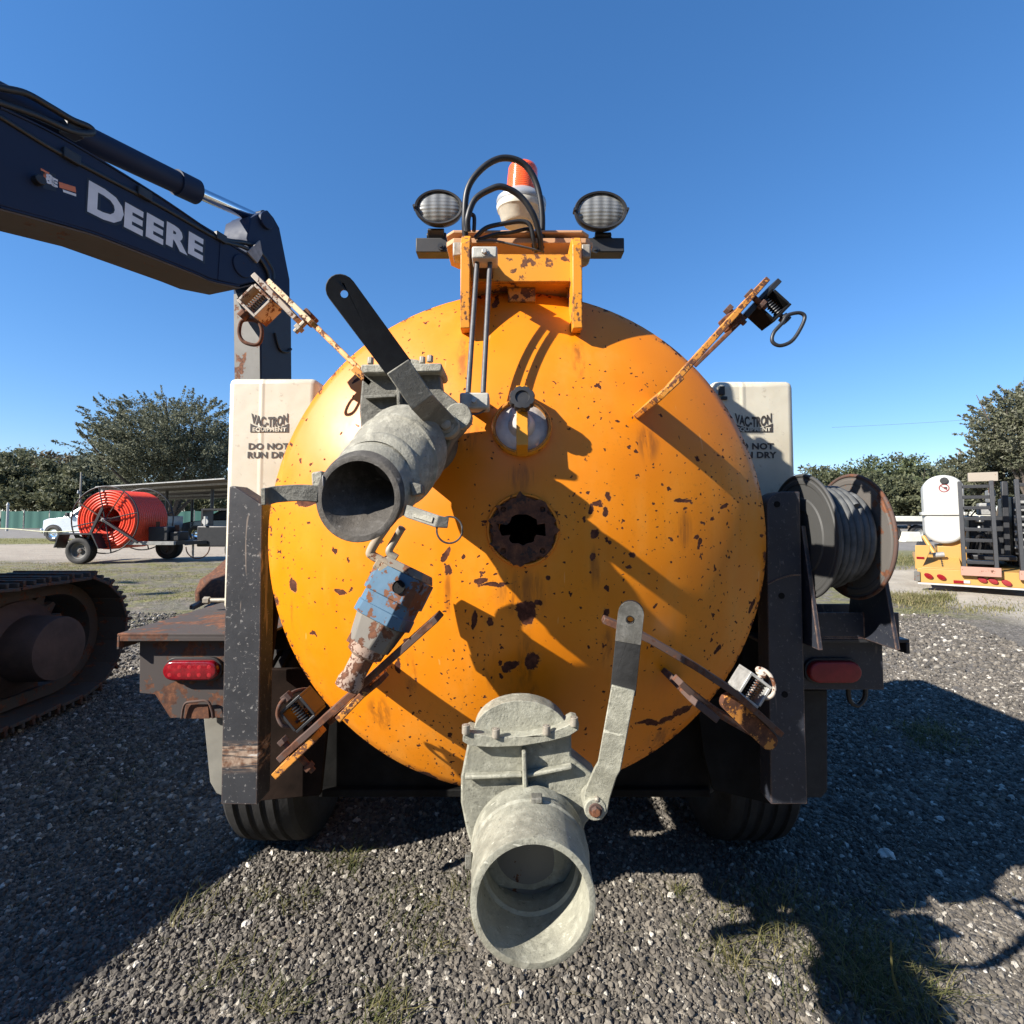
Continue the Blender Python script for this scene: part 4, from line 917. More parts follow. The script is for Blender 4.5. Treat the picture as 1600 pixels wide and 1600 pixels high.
mb = MB(); mb.prism([P(572,620,Yv), P(622,618,Yv), P(622,622,Yv), P(573,625,Yv)], (0, -.014, 0)); mb.build('rib', M['cast_dark'], uv, bevel=.002)
mb = MB(); mb.prism([P(622,583,Yv), P(628,583,Yv), P(630,655,Yv), P(624,655,Yv)], (0, -.020, 0)); mb.build('rib', M['cast_dark'], uv, bevel=.002)
mb = MB(); mb.prism([P(595,659,Yv-.002), P(610,654,Yv-.002), P(658,654,Yv-.002), P(664,658,Yv-.002), P(676,690,Yv-.002), P(590,700,Yv-.002)], (0, -.022, 0)); mb.build('neck_flange', M['cast_mid'], uv, bevel=.003)
mb = MB(); p0 = P(640, 680, Yv+.045); mb.cyl(p0, V((p0.x+.03, surf_y(p0.x, p0.z)+.03, p0.z-.01)), .066, n=32); mb.build('inlet_stub', M['cast_dark'], uv)
pb, pf = P(632, 703, .965), P(559, 779, .858)
ax = (pf - pb).normalized(); L = (pf-pb).length
# the bore is turned towards the open end: neck, bell, weld ring, coupling
fa = (pf - pb); face = V((-.10, -1.0, -.02)).normalized()
def ringloft(secs, n=48):   # list of (centre, axis, radius)
    mb = MB(); vs = []; fs = []
    for (c, a, r) in secs:
        a = V(a).normalized(); e1 = V((0,0,1)); e1 = (e1 - a*e1.dot(a)).normalized(); e2 = a.cross(e1)
        for i in range(n):
            t = 2*math.pi*i/n; vs.append(V(c) + e1*(r*math.cos(t)) + e2*(r*math.sin(t)))
    for k in range(len(secs)-1):
        for i in range(n): j = (i+1) % n; fs.append((k*n+i, k*n+j, (k+1)*n+j, (k+1)*n+i))
    return mb.add(vs, fs)
secs = []
for t, r in [(-.05,.082),(0,.084),(.20,.083),(.24,.0865),(.28,.0865),(.30,.083),(.50,.081),(.56,.077),(.60,.0795),(.64,.0795),(.67,.0765),(.72,.0742)]:
    secs.append((lerp(pb, pf, t), (-.10 + (ax.x+.10)*(1-t)*.45, -1 + (ax.y+1)*(1-t)*.45, -.02 + (ax.z+.02)*(1-t)*.45), r))
ringloft(secs).build('outlet_bell', M['cast_mid'], uv, smooth=30)
secs = []
for t, r in [(.70,.0752),(.72,.0765),(.86,.0755),(.93,.0755),(1.0,.0735),(1.005,.072),(1.0,.0635),(.97,.062),(.55,.060),(.3,.058),(.1,.055),(.09,.001)]:
    secs.append((lerp(pb, pf, t), face, r))
ringloft(secs[:4]).build('coupling', M['cast_mid'], uv, smooth=30)
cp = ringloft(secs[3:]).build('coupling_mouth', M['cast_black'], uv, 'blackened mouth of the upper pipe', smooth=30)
# slot as a pale block, sunlight put into its colour; cam lugs and levers
mb = MB(); q = P(507, 752, .872); mb.obox(q, (.0012, .004, 0), (-.002, .009, 0), (0, 0, .0105)); mb.build('cam_slot', M['port_metal'], uv, bevel=.002)
for (pts, nm) in [([(486,738),(503,735),(505,760),(487,764)], 0), ([(640,752),(659,757),(660,772),(643,776)], 1)]:
    mb = MB(); px_prism(mb, pts, .868, .030); mb.build('cam_lug', M['cast_mid'] if nm == 0 else M['cast_dark'], uv, bevel=.003)
mb = MB(); mb.sweep(spl([P(498,772,.868), P(470,770,.862), P(435,772,.858), P(420,775,.850), P(411,776,.835)], 6), (0,0,1), .028, .008); mb.build('cam_lever', M['cast_dark'], uv, bevel=.0015)
mb = MB(); mb.sweep([P(634,797,.862), P(640,800,.855), P(684,815,.83), P(700,817,.835)], (.25,0,1), [.019,.021,.020,.017], .008); lv = mb.build('cam_lever', M['handle_steel'], uv, bevel=.0015)
mb = MB(); mb.sweep([P(646,803,.8445), P(676,812.5,.828)], (.25,0,1), .009, .002); mb.build('lever_badge', M['cast_mid'], lv)
mb = MB(); c = P(702.5, 828, .835); mb.tube([c + V((.0205*math.cos(t), .004*math.sin(t*1.3), .0215*math.sin(t))) for t in [2*math.pi*i/40 for i in range(40)]], .0016, 6, closed=True); mb.build('pull_ring', M['cast_black'], uv, smooth=60)
# lever of the upper valve: vinyl sleeve, bare strap, cranked foot, pivot
a, b = P(531, 450, .780), P(625, 577, .845)
strap_plate(a, b, .047, .016, CAMV(a), True, False, hole=(.010, .006), off0=.020).build('lever_sleeve', M['sleeve_dusty'], uv, bevel=.005, seg=3)
b2 = P(659, 627, .868); wv = frame(a, b, CAMV(a))[1]
mb = MB(); mb.sweep([lerp(a, b, .96), b2, P(676,645,.925), P(697,665,.953), P(706,674,.957)], wv, [.044,.044,.046,.044,.036], .008); mb.build('lever_strap', M['handle_steel'], uv, bevel=.0018)
pv = P(697, 664, .953); mb = MB(); mb.cyl(pv, pv + V((0,.03,0)), .024, n=28); mb.cyl(P(716,650,.975), P(716,650,.975) + V((0,.03,0)), .026, n=28); mb.build('pivot_boss', M['cast_mid'], uv, bevel=.002)
mb = MB(); mb.bolt(pv, (0,-1,0), .0105, .011); mb.build('pivot_bolt', M['dull_bolt'], uv, bevel=.0008)

# lower valve
Yw = 1.0
body = [(731,1160),(893,1146),(893,1182),(930,1212),(941,1236),(936,1262),(914,1290),(905,1330),(800,1375),(742,1342),(729,1300),(720,1255),(720,1215)]
mb = MB(); px_prism(mb, body, Yw, .05); lw = mb.build('gate_valve', M['cast'], VT, 'lower dusty grey valve with its wide open pipe at the front', bevel=.004)
cap = [(742 + 0, 1148)] + [(814 - 74*math.cos(R(a)), 1146 - 51*math.sin(R(a))) for a in range(0, 181, 10)] + [(886, 1140)]
mb = MB(); px_prism(mb, cap, Yw+.004, .044); mb.build('bonnet_dome', M['cast'], lw, bevel=.008, seg=3)
mb = MB(); px_prism(mb, [(723,1150),(731,1144),(748,1148),(780,1152),(815,1151),(858,1145),(884,1135),(896,1128),(905,1130),(904,1141),(890,1150),(862,1158),(815,1166),(770,1168),(735,1166),(723,1159)], Yw-.022, .050); mb.build('bonnet_flange', M['cast'], lw, bevel=.004)
for x, y in [(728,1146),(775,1152),(854,1147),(897,1134)]:
    p = P(x, y, Yw-.022); mb = MB(); mb.cyl(p, p + V((0,0,.016)), .0075, n=14); mb.cyl(p + V((0,0,.016)), p + V((0,0,.017)), .004, n=6); mb.build('bolt', M['dull_bolt'], lw, bevel=.001)
mb = MB(); mb.prism([P(815,1166,Yw), P(822,1166,Yw), P(825,1252,Yw), P(817,1252,Yw)], (0, -.024, 0)); mb.build('rib', M['cast'], lw, bevel=.003)
mb = MB(); mb.prism([P(727,1206,Yw), P(816,1203,Yw), P(817,1209,Yw), P(728,1213,Yw)], (0, -.016, 0)); mb.build('rib', M['cast'], lw, bevel=.003)
mb = MB(); mb.prism([P(822,1203,Yw), P(893,1190,Yw), P(893,1197,Yw), P(823,1210,Yw)], (0, -.016, 0)); mb.build('rib', M['cast'], lw, bevel=.003)
mb = MB(); px_prism(mb, [(775,1256),(866,1247),(890,1290),(915,1338),(905,1372),(840,1392),(760,1385),(736,1352),(752,1305)], Yw-.030, .029); mb.build('neck_flange', M['cast'], lw, bevel=.004)
p0 = P(815, 1225, Yw+.05); mb = MB(); mb.cyl(p0 + V((0,-.01,0)), V((p0.x, surf_y(p0.x, p0.z)+.05, p0.z)), .092, n=40); mb.build('inlet_stub', M['cast_dark'], lw)
pb, pf = P(826, 1318, .985), P(833, 1411, .832); face = V((.01, -1, .02)).normalized(); secs = []
for t, r in [(0,.106),(.10,.1065),(.16,.1035),(.22,.1035),(.25,.106),(.32,.106),(.35,.103),(.80,.0995),(.97,.099),(1.0,.0985),(1.005,.097),(1.005,.0885),(.98,.087),(.40,.086),(.38,.080),(.20,.080),(.19,.086),(.02,.086)]:
    secs.append((lerp(pb, pf, t), face, r))
ringloft(secs, 64).build('outlet_pipe', M['cast'], lw, smooth=28)
mb = MB(); mb.lathe([(0, .0855), (.004, .084), (.010, .06), (.013, .001)], lerp(pb, pf, .03), face, 48); mb.build('gate_disc', worn('gate_disc_steel', (.16,.155,.14), .35, .7, 14), lw, smooth=40)
mb = MB(); p = lerp(pb, pf, .30) + V((.012, -.002, .1065)); mb.obox(p, (.010,0,0), (0,.010,0), (0,0,.005)); mb.build('casting_mark', M['cast_dark'], lw, bevel=.002)
mb = MB(); p = lerp(pb, pf, .45) + V((-.107, 0, .012)); mb.obox(p, (.006,0,0), (0,.006,0), (0,0,.012)); mb.build('drain_cock', M['cast_dark'], lw, bevel=.002)
# lever of the lower valve
a, b = P(986, 958, .885), P(973, 1084, .895); b3 = P(952, 1196, .905); wv = frame(a, b, CAMV(b))[1]; sgn = -1 if wv.x < 0 else 1
mb = strap_plate(a, b, .043, .014, CAMV(b), True, False, hole=(.012, .0055), off0=.020); mb.build('lever_sleeve', M['sleeve'], lw, 'black vinyl sleeve on the upright lever', bevel=.004, seg=3)
ux, uy = frame(a, b, CAMV(a)); n_ = ux.cross(uy); mb = MB(); mb.plate(stadium(.072, .0436, 10, True, False), [circ(.0323, 0, .0075, 17)], a - ux*.0203 + n_*.0006, ux, uy, .002); mb.build('worn_patch', M['sleeve_faded'], lw, 'grey worn top of the sleeve', bevel=.0005)
mb = MB(); mb.sweep([lerp(a, b, .92), b3, P(946,1206,.910), P(934,1238,.955), P(930,1262,.957), P(927,1276,.957)], wv, [.040,.040,.040,.046,.044,.030], .008); mb.build('lever_strap', M['cast'], lw, bevel=.0018)
pv = P(930, 1264, .950); mb = MB(); mb.cyl(pv + V((0,-.003,0)), pv + V((0,.05,0)), .020, n=28); mb.build('pivot_boss', M['cast'], lw, bevel=.002)
mb = MB(); mb.bolt(pv + V((0,-.003,0)), (0,-1,0), .0085, .011); mb.build('pivot_bolt', M['brown_rust'], lw, bevel=.0008)
mb = MB(); p = P(932, 1247, .953); mb.lathe([(0,.005),(.006,.0045),(.008,.002)], p, (0,-1,0), 10, cap1=True); mb.build('grease_nipple', M['dull_bolt'], lw)

# ---- blue hydraulic motor with its shaft and fittings
ma, mz = P(634, 897, 1.01), P(580, 1002, .985); u_ = (mz - ma).normalized(); n_ = V((-.25, -1, .15)); n_ = (n_ - u_*n_.dot(u_)).normalized(); w_ = u_.cross(n_)
def sqsec(t, hw, hn, ch):
    c = ma + u_*t; hw *= .92; hn *= .92; return [c + w_*x*hw + n_*y*hn for x, y in [(-1,-1+ch),(-1,1-ch),(-1+ch,1),(1-ch,1),(1,1-ch),(1,-1+ch),(1-ch,-1),(-1+ch,-1)]]
def loft8(secs):
    mb = MB(); vs = [p for s in secs for p in s]; fs = []
    for k in range(len(secs)-1):
        for i in range(8): j = (i+1) % 8; fs.append((k*8+i, k*8+j, k*8+8+j, k*8+8+i))
    fs += [tuple(range(7,-1,-1)), tuple(range(len(vs)-8, len(vs)))]; return mb.add(vs, fs)
Lm = (mz-ma).length
mo = loft8([sqsec(0, .056, .050, .25), sqsec(.052, .056, .050, .25), sqsec(.053, .053, .047, .35), sqsec(.075, .053, .047, .35), sqsec(.0755, .055, .049, .35), sqsec(.098, .055, .049, .35), sqsec(.0985, .052, .046, .40)]).build('hydraulic_motor', M['blue'], VT, 'chipped blue hydraulic motor with rusty shaft', bevel=.003)
loft8([sqsec(.099, .050, .044, .45), sqsec(.130, .045, .039, .5), sqsec(.150, .041, .035, .55)]).build('motor_nose', M['pump_grey'], mo, bevel=.002)
loft8([sqsec(-.016, .047, .042, .3), sqsec(-.0005, .054, .048, .25)]).build('motor_end_cap', M['pump_grey'], mo, bevel=.002)
mb = MB(); mb.lathe([(.148, .036), (.165, .034), (.172, .022), (.205, .021), (.218, .025), (.232, .024), (.235, .001)], ma, u_, 28); mb.build('shaft', worn('rust_mottled_shaft', (.34,.24,.18), .72, .85, 40), mo, smooth=40)
for (x, y) in ((-.9, .55), (.9, .55)):
    p = ma + u_*.012 + w_*(x*.048) + n_*(y*.060); MB().bolt(p - n_*.012, n_, .0085, .014).build('bolt', M['brown_rust'], mo)
for x in (-.5, .1, .62):
    p = ma + u_*.151 + w_*(x*.05) + n_*.012; MB().lathe([(-.012,.009),(.006,.009),(.006,.006),(-.002,.0055)], p, u_, 14).build('bolt_socket', M['rust'], mo)
mb = MB(); p = ma + u_*.026 + n_*.0505 - w_*.022; mb.lathe([(0,.0125),(.002,.0125),(.002,.0115),(.0005,.011),(.0005,.001)], p, n_, 20); mb.build('port_hole_disc', M['black_deep'], mo)  # black disc for a dark hole, the hole's shade as colour
def pipe(pts, r, m, name): mb = MB(); mb.tube(spl(pts, 8), r, 10); return mb.build(name, m, mo, smooth=60)
pipe([P(618,888,.985), P(600,878,.985), P(582,868,.985), P(579,862,.985), P(590,842,.985), P(604,822,.975)], .0088, worn('tan_corroded_pipe', (.33,.27,.20), .5, .8, 30), 'hydraulic_pipe')
pipe([P(620,872,.99), P(608,862,.99), P(618,842,.99), P(628,825,.98)], .0075, M['dull_bolt'], 'hydraulic_pipe')
mb = MB(); f0, f1 = P(612,892,.985), P(596,884,.985); mb.cyl(f0, f1, .015, n=6); mb.cyl(f1, P(588,879,.985), .0125, n=12); mb.build('pipe_fitting', worn('tan_fitting', (.34,.28,.20), .4, .8, 30), mo, bevel=.001)
mb = MB(); f0, f1 = P(606,902,.985), P(590,893,.985); mb.cyl(f0, f1, .0125, n=6); mb.build('pipe_fitting', worn('tan_fitting2', (.30,.24,.18), .5, .8, 30), mo, bevel=.001)

# ---- four swing clamps round the dome
def latch(par, c, e, t, boxm, ringpts, rm, s=1.0, bright=None):
    """spring latch: a folded box open towards the camera, spring, pin, pull loop. e along the arm, t away from it"""
    e, t = V(e).normalized(), V(t).normalized(); c = V(c); mb = MB(); h = .0215*s; d = .05*s; y = V((0,1,0)); th = .0028
    mb.obox(c - t*h, e*h, y*d/2, t*th); mb.obox(c + t*h, e*(h+th), y*d/2, t*th); mb.obox(c - e*h, t*(h-th), y*d/2, e*th); mb.obox(c + e*h, t*(h-th)*.98, y*d/2, e*th)
    b = mb.build('latch_box', boxm, par, bevel=.001)
    k = 7; pts = []
    for i in range(k*10+1):
        a = 2*math.pi*i/10; q = -h*.85 + 1.7*h*i/(k*10); pts.append(c - y*d*.30 + t*q + e*(.0075*s*math.cos(a)) + y*(.0075*s*math.sin(a)))
    MB().tube(pts, .0014, 5).build('spring', M['worn_blade'] if bright else M['black_paint'], par, smooth=60)
    mb = MB(); mb.cyl(c - t*h*1.3 - y*d*.30, c + t*h*1.75 - y*d*.30, .0042*s, n=10); mb.cyl(c + t*h*1.3 - y*d*.30, c + t*h*1.95 - y*d*.30, .0095*s, n=10); mb.build('latch_pin', rm, par, bevel=.0008)
    mb = MB(); mb.tube(spl(ringpts, 8, closed=True), .0036*s, 8, closed=True); mb.build('pull_loop', rm, par, smooth=60)
def clampbolt(par, p, ax, m=M['brown_rust']):
    ax = V(ax).normalized(); mb = MB(); mb.cyl(p - ax*.020, p + ax*.030, .006, n=10); mb.cyl(p - ax*.024, p - ax*.013, .012, n=6); mb.cyl(p + ax*.012, p + ax*.022, .012, n=6); mb.build('clamp_bolt', m, par, bevel=.0008)
def clamp_leg(root_in, root_out, yfront, th, m, name, par, label=None):
    a, b = S(*root_in), S(*root_out); e = (b - a); e.y = 0; e.normalize(); n = V((-e.z, 0, e.x))*th
    mb = MB(); mb.prism([a + V((0,.02,0)) - n/2, V((a.x, yfront+.012, a.z)) - n/2, V((a.x, yfront, a.z)) + e*.014 - n/2, V((b.x, yfront, b.z)) - n/2, b + V((0,.03,0)) - n/2], n)
    return mb.build(name, m, par, label, bevel=.002)
# top right
tr = clamp_leg((992,652), (1020,626), .985, .013, M['orange_bracket'], 'swing_clamp', VT, 'clamp at the upper right, black spring latch against the sky')
e = V((1,0,1)).normalized(); t = V((1,0,-.95)).normalized()
MB().bar(P(1028,624,.995), P(1193,442,1.12), .034, .012).build('clamp_arm', M['orange_bracket'], tr, bevel=.0015)
MB().bar(P(1086,571,1.22), P(1168,491,1.13), .03, .009).build('back_bar', M['brown_rust'], tr, bevel=.0015)
MB().bar(P(1158,500,1.125), P(1211,444,1.125), .045, .012).build('latch_plate', M['black_paint'], tr, bevel=.0015)
clampbolt(tr, P(1148,492,1.10), (1,0,-.9)); clampbolt(tr, P(1181,468,1.10), (1,0,-.9))
MB().bar(P(1132,508,1.11), P(1153,494,1.11), .04, .03).build('clamp_block', M['rust'], tr, bevel=.003)
latch(tr, P(1199,484,1.13), e, t, M['black_deep'], [P(1222,505,1.10), P(1230,493,1.10), P(1250,489,1.10), P(1257,499,1.10), P(1240,530,1.10), P(1220,540,1.10), P(1207,534,1.10), P(1209,520,1.10)], M['black_paint'], 1.15)
# top left (root behind the upper valve)
tl = clamp_leg((622,640), (596,616), .985, .013, M['orange_bracket'], 'swing_clamp', VT, 'clamp at the upper left, pale worn bar in front of the digger arm')
MB().bar(P(585,600,1.04), P(478,495,1.10), .034, .011).build('clamp_arm', M['orange_bracket'], tl, bevel=.0015)
MB().bar(P(492,509,1.085), P(426,446,1.10), .045, .012).build('end_plate', worn('pale_flaked_bar', (.62,.47,.28), .62, .7, 30), tl, bevel=.0015)
MB().bar(P(468,503,1.12), P(403,436,1.12), .05, .012).build('latch_plate', M['pale_rust'], tl, bevel=.0015)
clampbolt(tl, P(476,504,1.10), (-.95,0,-1), M['dull_bolt'])
MB().bar(P(489,491,1.10), P(476,478+25,1.10), .04, .022).build('clamp_block', M['rust'], tl, bevel=.003)
latch(tl, P(407,477,1.13), (-.72,0,.70), (-.70,0,-.72), M['pale_rust'], [P(383,500,1.12), P(376,505,1.12), P(374,522,1.12), P(381,534,1.12), P(398,539,1.12), P(407,533,1.12), P(409,515,1.12), P(401,502,1.12)], M['rust'], 1.15, True)
# bottom left
bl = clamp_leg((610,1034), (578,1066), .99, .013, M['orange_bracket'], 'swing_clamp', VT, 'clamp at the lower left, long brown bar under the blue motor')
MB().bar(P(686,962,.97), P(443,1180,1.06), .040, .013).build('clamp_arm', M['brown_rust'], bl, bevel=.0015)
MB().bar(P(600,1058,1.02), P(520,1124,1.07), .034, .010).build('back_bar', M['brown_rust'], bl, bevel=.0015)
MB().bar(P(498,1146,1.05), P(438,1203,1.07), .050, .014).build('end_plate', M['orange_bracket'], bl, bevel=.0015)
clampbolt(bl, P(452,1168,1.06), (.72,0,-.75)); clampbolt(bl, P(474,1188,1.06), (.72,0,-.75), M['rust'])
latch(bl, P(474,1108,1.07), (-.75,0,-.68), (-.66,0,.75), M['black_paint'], [P(450,1088,1.05), P(462,1080,1.07), P(482,1078,1.10), P(490,1090,1.12), P(462,1130,1.06), P(443,1134,1.04), P(434,1118,1.04), P(438,1100,1.04)], M['brown_rust'], 1.15)
# bottom right
br = clamp_leg((1035,1046), (1062,1066), 1.0, .013, M['brown_rust'], 'swing_clamp', VT, 'clamp at the lower right, curved rusty bar in front of the black post')
MB().sweep([P(942,967,.99), P(975,981,.985), P(1010,996,.985), P(1080,1037,1.0), P(1140,1076,1.03), P(1212,1140,1.09)], (0,1,0), .040, .012).build('clamp_arm', M['brown_rust'], br, bevel=.0015)
mb = MB(); mb.sweep(spl([P(1058,1062,1.03), P(1085,1086,1.04), P(1120,1112,1.07), P(1165,1138,1.10), P(1185,1150,1.11)], 5), (0,1,0), .034, .013); mb.build('back_bar', M['brown_rust'], br, bevel=.0015)
ux, uy = frame(P(1133,1090,1.05), P(1212,1168,1.08), (.5,-1,-.45)); o = P(1133,1090,1.05); MB().plate(stadium((P(1212,1168,1.08)-o).length, .036, 8), [], o, ux, uy, .014).build('end_plate', worn('rusted_end_plate', (.50, .20, .03), .80, .7, 26), br, bevel=.002)
latch(br, P(1170,1072,1.08), (.80,0,-.60), (.55,0,.84), plain('galvanised_latch', (.42,.42,.40), .5, .5, .3, 40), [P(1183,1046,1.07), P(1192,1046,1.06), P(1204,1056,1.05), P(1210,1072,1.05), P(1207,1086,1.05), P(1196,1091,1.06), P(1192,1084,1.07), P(1190,1062,1.08)], M['pale_rust'], 1.1)

# ------------------------------------------------------------------ excavator on the left
EX = thing('excavator', 'dark navy excavator, boom over the left side, crawler track in shade', 'excavator', (-4.3, 1.9, 0.0))
D = V((.35, .937, 0)).normalized(); NR = V((D.y, -D.x, 0)); BW = .36
b0 = V((-3.0, 3.0, 3.3)) + NR*.0             # a point on the near side face of the boom
def BP(px, py, off=0.0): return PL(px, py, b0 - NR*off, NR)
out = [(-60,150),(0,165),(70,198),(145,240),(250,305),(340,366),(392,398),(404,420),(400,440),(374,446),(330,436),(300,423),(150,364),(0,322),(-60,308)]
mb = MB(); mb.ngprism([BP(*p) for p in out], -NR*BW); bm_ = mb.build('boom', M['navy'], EX, bevel=.012)
# rusty underside plate, bounce light put into its brown, a hair below the box
und = [(398,443),(374,449),(330,439),(300,426),(150,367),(0,325)]
mb = MB(); A = [BP(x, y, -.004) for x, y in und]; B = [BP(x, y, -.004) - NR*(BW+.008) for x, y in und]
vs = A + B; n = len(A); fs = [(i, i+1, n+i+1, n+i) for i in range(n-1)]; mb.add(vs, fs); low = [v - V((0,0,.012)) for v in vs]
mb.add(low, fs); mb.add([A[i] for i in range(n)] + [A[i] - V((0,0,.012)) for i in range(n)], [(i, i+1, n+i+1, n+i) for i in range(n-1)])
mb.build('boom_underside', M['underside'], bm_, smooth=20)
# rear half of the boom down to its foot on the house (outside the picture)
foot = V((-4.3, 1.9, 0)) + D*.35 + NR*.62
q0, q1, q2, q3 = BP(-60,150), BP(-60,308), foot + V((0,0,1.35)) + D*.1, foot + V((0,0,1.75)) - D*.15
mb = MB(); mb.ngprism([q0, q1, q2 + (q1-q2)*.0, q3], -NR*BW); mb.build('boom', M['navy'], EX, bevel=.012)
# weld beads and grease along the box seams
for pts in ([(0,324),(150,366),(300,425),(330,438),(374,447)], [(0,168),(70,201),(145,243),(250,308),(340,369),(388,399)]):
    MB().tube(spl([BP(x, y, -.002) for x, y in pts], 6), .009, 6).build('weld_bead', M['navy'], bm_, smooth=60)
for x, y0, y1 in [(345,372,437)]: MB().tube([BP(x, y0, -.001), BP(x-4, y1, -.001)], .006, 6).build('weld_bead', M['navy'], bm_, smooth=60)
# lettering on the side face
o = BP(231, 349, -.003); u1 = (BP(318, 394) - BP(145, 300)).normalized(); upv = NR.cross(u1)*-1; upv = V((0,0,1)); upv = (upv - u1*upv.dot(u1)).normalized()
def boom_text(s, size, px, py, m, sx, bold, par):
    return text('lettering', s, size, BP(px, py, -.004), u1, upv, m, par, bold, 0.0, 1.0, None, sx)
sc_ = (BP(322, 380) - BP(138, 300)).length
for ch, cx, cy, h in [('D', 165, 323, .285), ('E', 208, 344, .235), ('E', 241, 359, .235), ('R', 274, 373, .235), ('E', 305, 386, .235)]:
    boom_text(ch, h, cx, cy, M['decal'], 1.12, .012, bm_)
    text('lettering', ch, h, BP(cx+.8, cy+1, -.0022), u1, upv, M['decal_dark'], bm_, .026, 0.0, 1.0, None, 1.12)
pad = 10
for pts, m in [([(64,266),(87,272),(88,299),(67,294)], M['decal_dark'])]:
    mb = MB(); mb.ngprism([BP(x, y, -.002) for x, y in pts], -NR*.001); mb.build('decal', m, bm_, smooth=0)
mb = MB(); mb.ngprism([BP(x, y, -.002) for x, y in [(92,284),(118,292),(119,301),(93,293)]], -NR*.001); mb.build('decal', M['decal_orange'], bm_, smooth=0)
mb = MB(); mb.ngprism([BP(x, y, -.002) for x, y in [(98,296),(119,303),(119,307),(99,300)]], -NR*.001); mb.build('decal', M['decal'], bm_, smooth=0)
boom_text('&', .085, 78, 281, M['decal'], 1.0, .004, bm_); boom_text('E', .065, 85, 285, M['decal'], 1.0, .004, bm_); boom_text('T', .065, 70, 273, M['decal_orange'], 1.0, .004, bm_)
mb = MB(); p = BP(57, 283); mb.cyl(p - NR*.01, p + NR*.05, .030, n=14); mb.build('boom_pin', M['black_plastic'], bm_, bevel=.004)
# hydraulic lines along the top edge of the side face
def bcable(pts, r, off, m=M['hose'], name='hydraulic_hose'):
    mb = MB(); mb.tube(spl([BP(x, y, o_ if o_ is not None else off) for x, y, o_ in pts], 8), r, 8); return mb.build(name, m, EX, smooth=60)
bcable([(-60,140,None),(0,172,None),(60,215,None),(130,255,None),(220,300,None),(300,346,None),(350,374,None),(385,380,None),(405,392,None),(424,420,None),(426,437,None)], .022, .03)
bcable([(-60,150,None),(0,183,None),(80,232,None),(160,275,None),(250,322,None),(340,373,None),(380,386,None),(402,400,None),(418,425,None),(421,445,None)], .018, .0)
for x, y in [(108,246),(222,304),(342,372)]:
    mb = MB(); p = BP(x, y, .01); mb.obox(p, u1*.05, NR*.04, V((0,0,.035))); mb.build('hose_clamp', M['black_plastic'], bm_, bevel=.006)
# arm cylinder above the boom
oc = BW/2
c0, c1, r1 = BP(-70,118,oc), BP(303,298,oc), BP(402,342,oc)
uu = (c1-c0).normalized()
mb = MB(); mb.cyl(c0, c1, .088, n=28); mb.cyl(c1 - uu*.16, c1 + uu*.02, .102, n=28); mb.cyl(c1 + uu*.02, c1 + uu*.05, .06, n=24); cyl_ = mb.build('arm_cylinder', M['navy'], EX, smooth=40)
MB().cyl(c1, r1, .052, n=20).build('cylinder_rod', M['chrome'], cyl_, smooth=50)
MB().cyl(r1 - NR*.10, r1 + NR*.10, .06, n=20).build('rod_eye', M['black_plastic'], cyl_)
bcable([(-60,122,.0),(0,137,.0),(40,146,.0),(80,168,.0),(112,187,.0),(138,198,.0),(144,206,.0),(130,208,.0),(104,202,.0),(50,178,.0),(-40,148,.0)], .022, 0)
mb = MB(); p = BP(112, 203, .06); mb.obox(p, u1*.05, NR*.05, V((0,0,.04))); mb.build('hose_fitting', M['black_plastic'], EX, bevel=.008)
# stick (dipper arm) and its links
st = [(409,331),(418,328),(428,340),(437,356),(453,437),(455,600),(456,900),(408,900),(407,600),(405,452),(400,420),(386,372),(392,340)]
mb = MB(); mb.ngprism([BP(x, y, .02) for x, y in st], -NR*(BW-.04)); sk_ = mb.build('stick', M['navy'], EX, bevel=.01)
mb = MB()
a_, b_, c_, d_ = BP(405.5,452,.02), BP(407.5,640,.02), BP(407.5,640,.02) - NR*(BW-.04), BP(405.5,452,.02) - NR*(BW-.04)
mb.ngprism([a_, b_, c_, d_], -D*.006); mb.build('stick_back_plate', M['worn_blade'], sk_, bevel=.002)
mb = MB(); mb.ngprism([BP(x, y, .018) for x, y in [(408,470),(454,470),(455,600),(456,760),(408,760)]], NR*.004); mb.build('stick_side_plate', worn('dark_streaked_steel', (.014,.017,.024), .30, .55, 7, dirt=.6), sk_, bevel=.002)
for x, y, r in [(378,416,.10),(416,345,.075)]:
    p = BP(x, y, 0); MB().cyl(p - NR*(BW+.02), p + NR*.015, r, n=28).build('pivot_pin', M['navy'], EX, bevel=.006)
mb = MB(); p = BP(398, 402, -.02); mb.ngprism([BP(x, y, -.006) for x, y in [(384,394),(404,376),(408,398),(400,412)]], NR*.02); mb.build('hose_bracket', plain('grimy_pale_bracket', (.28,.26,.24), .7, 0, .3, 20), EX, bevel=.003)
bcable([(430,520,.0),(437,545,.0),(449,550,.0),(455,545,.0)], .012, 0)
bcable([(371,545,.34),(367,530,.36),(372,500,.34),(390,470,.30)], .008, .3)
# bucket low beside the trailer
bk = [(346,878),(330,893),(312,905),(303,925),(304,940),(322,944),(380,950),(440,940),(470,905),(468,850),(430,838),(380,850)]
mb = MB(); mb.ngprism([BP(x, y, .30) for x, y in bk], NR*.75); bu = mb.build('bucket', M['rust'], EX, bevel=.012)
for i in range(4):
    p = BP(318, 936, .28) + NR*(.06 + .17*i); mb = MB(); q = V((-.35, -.85, -.28)).normalized(); mb.obox(p + q*.06, q*.10, NR*.03, V((0,0,.018))); mb.build('bucket_tooth', M['worn_blade'], bu, bevel=.006)
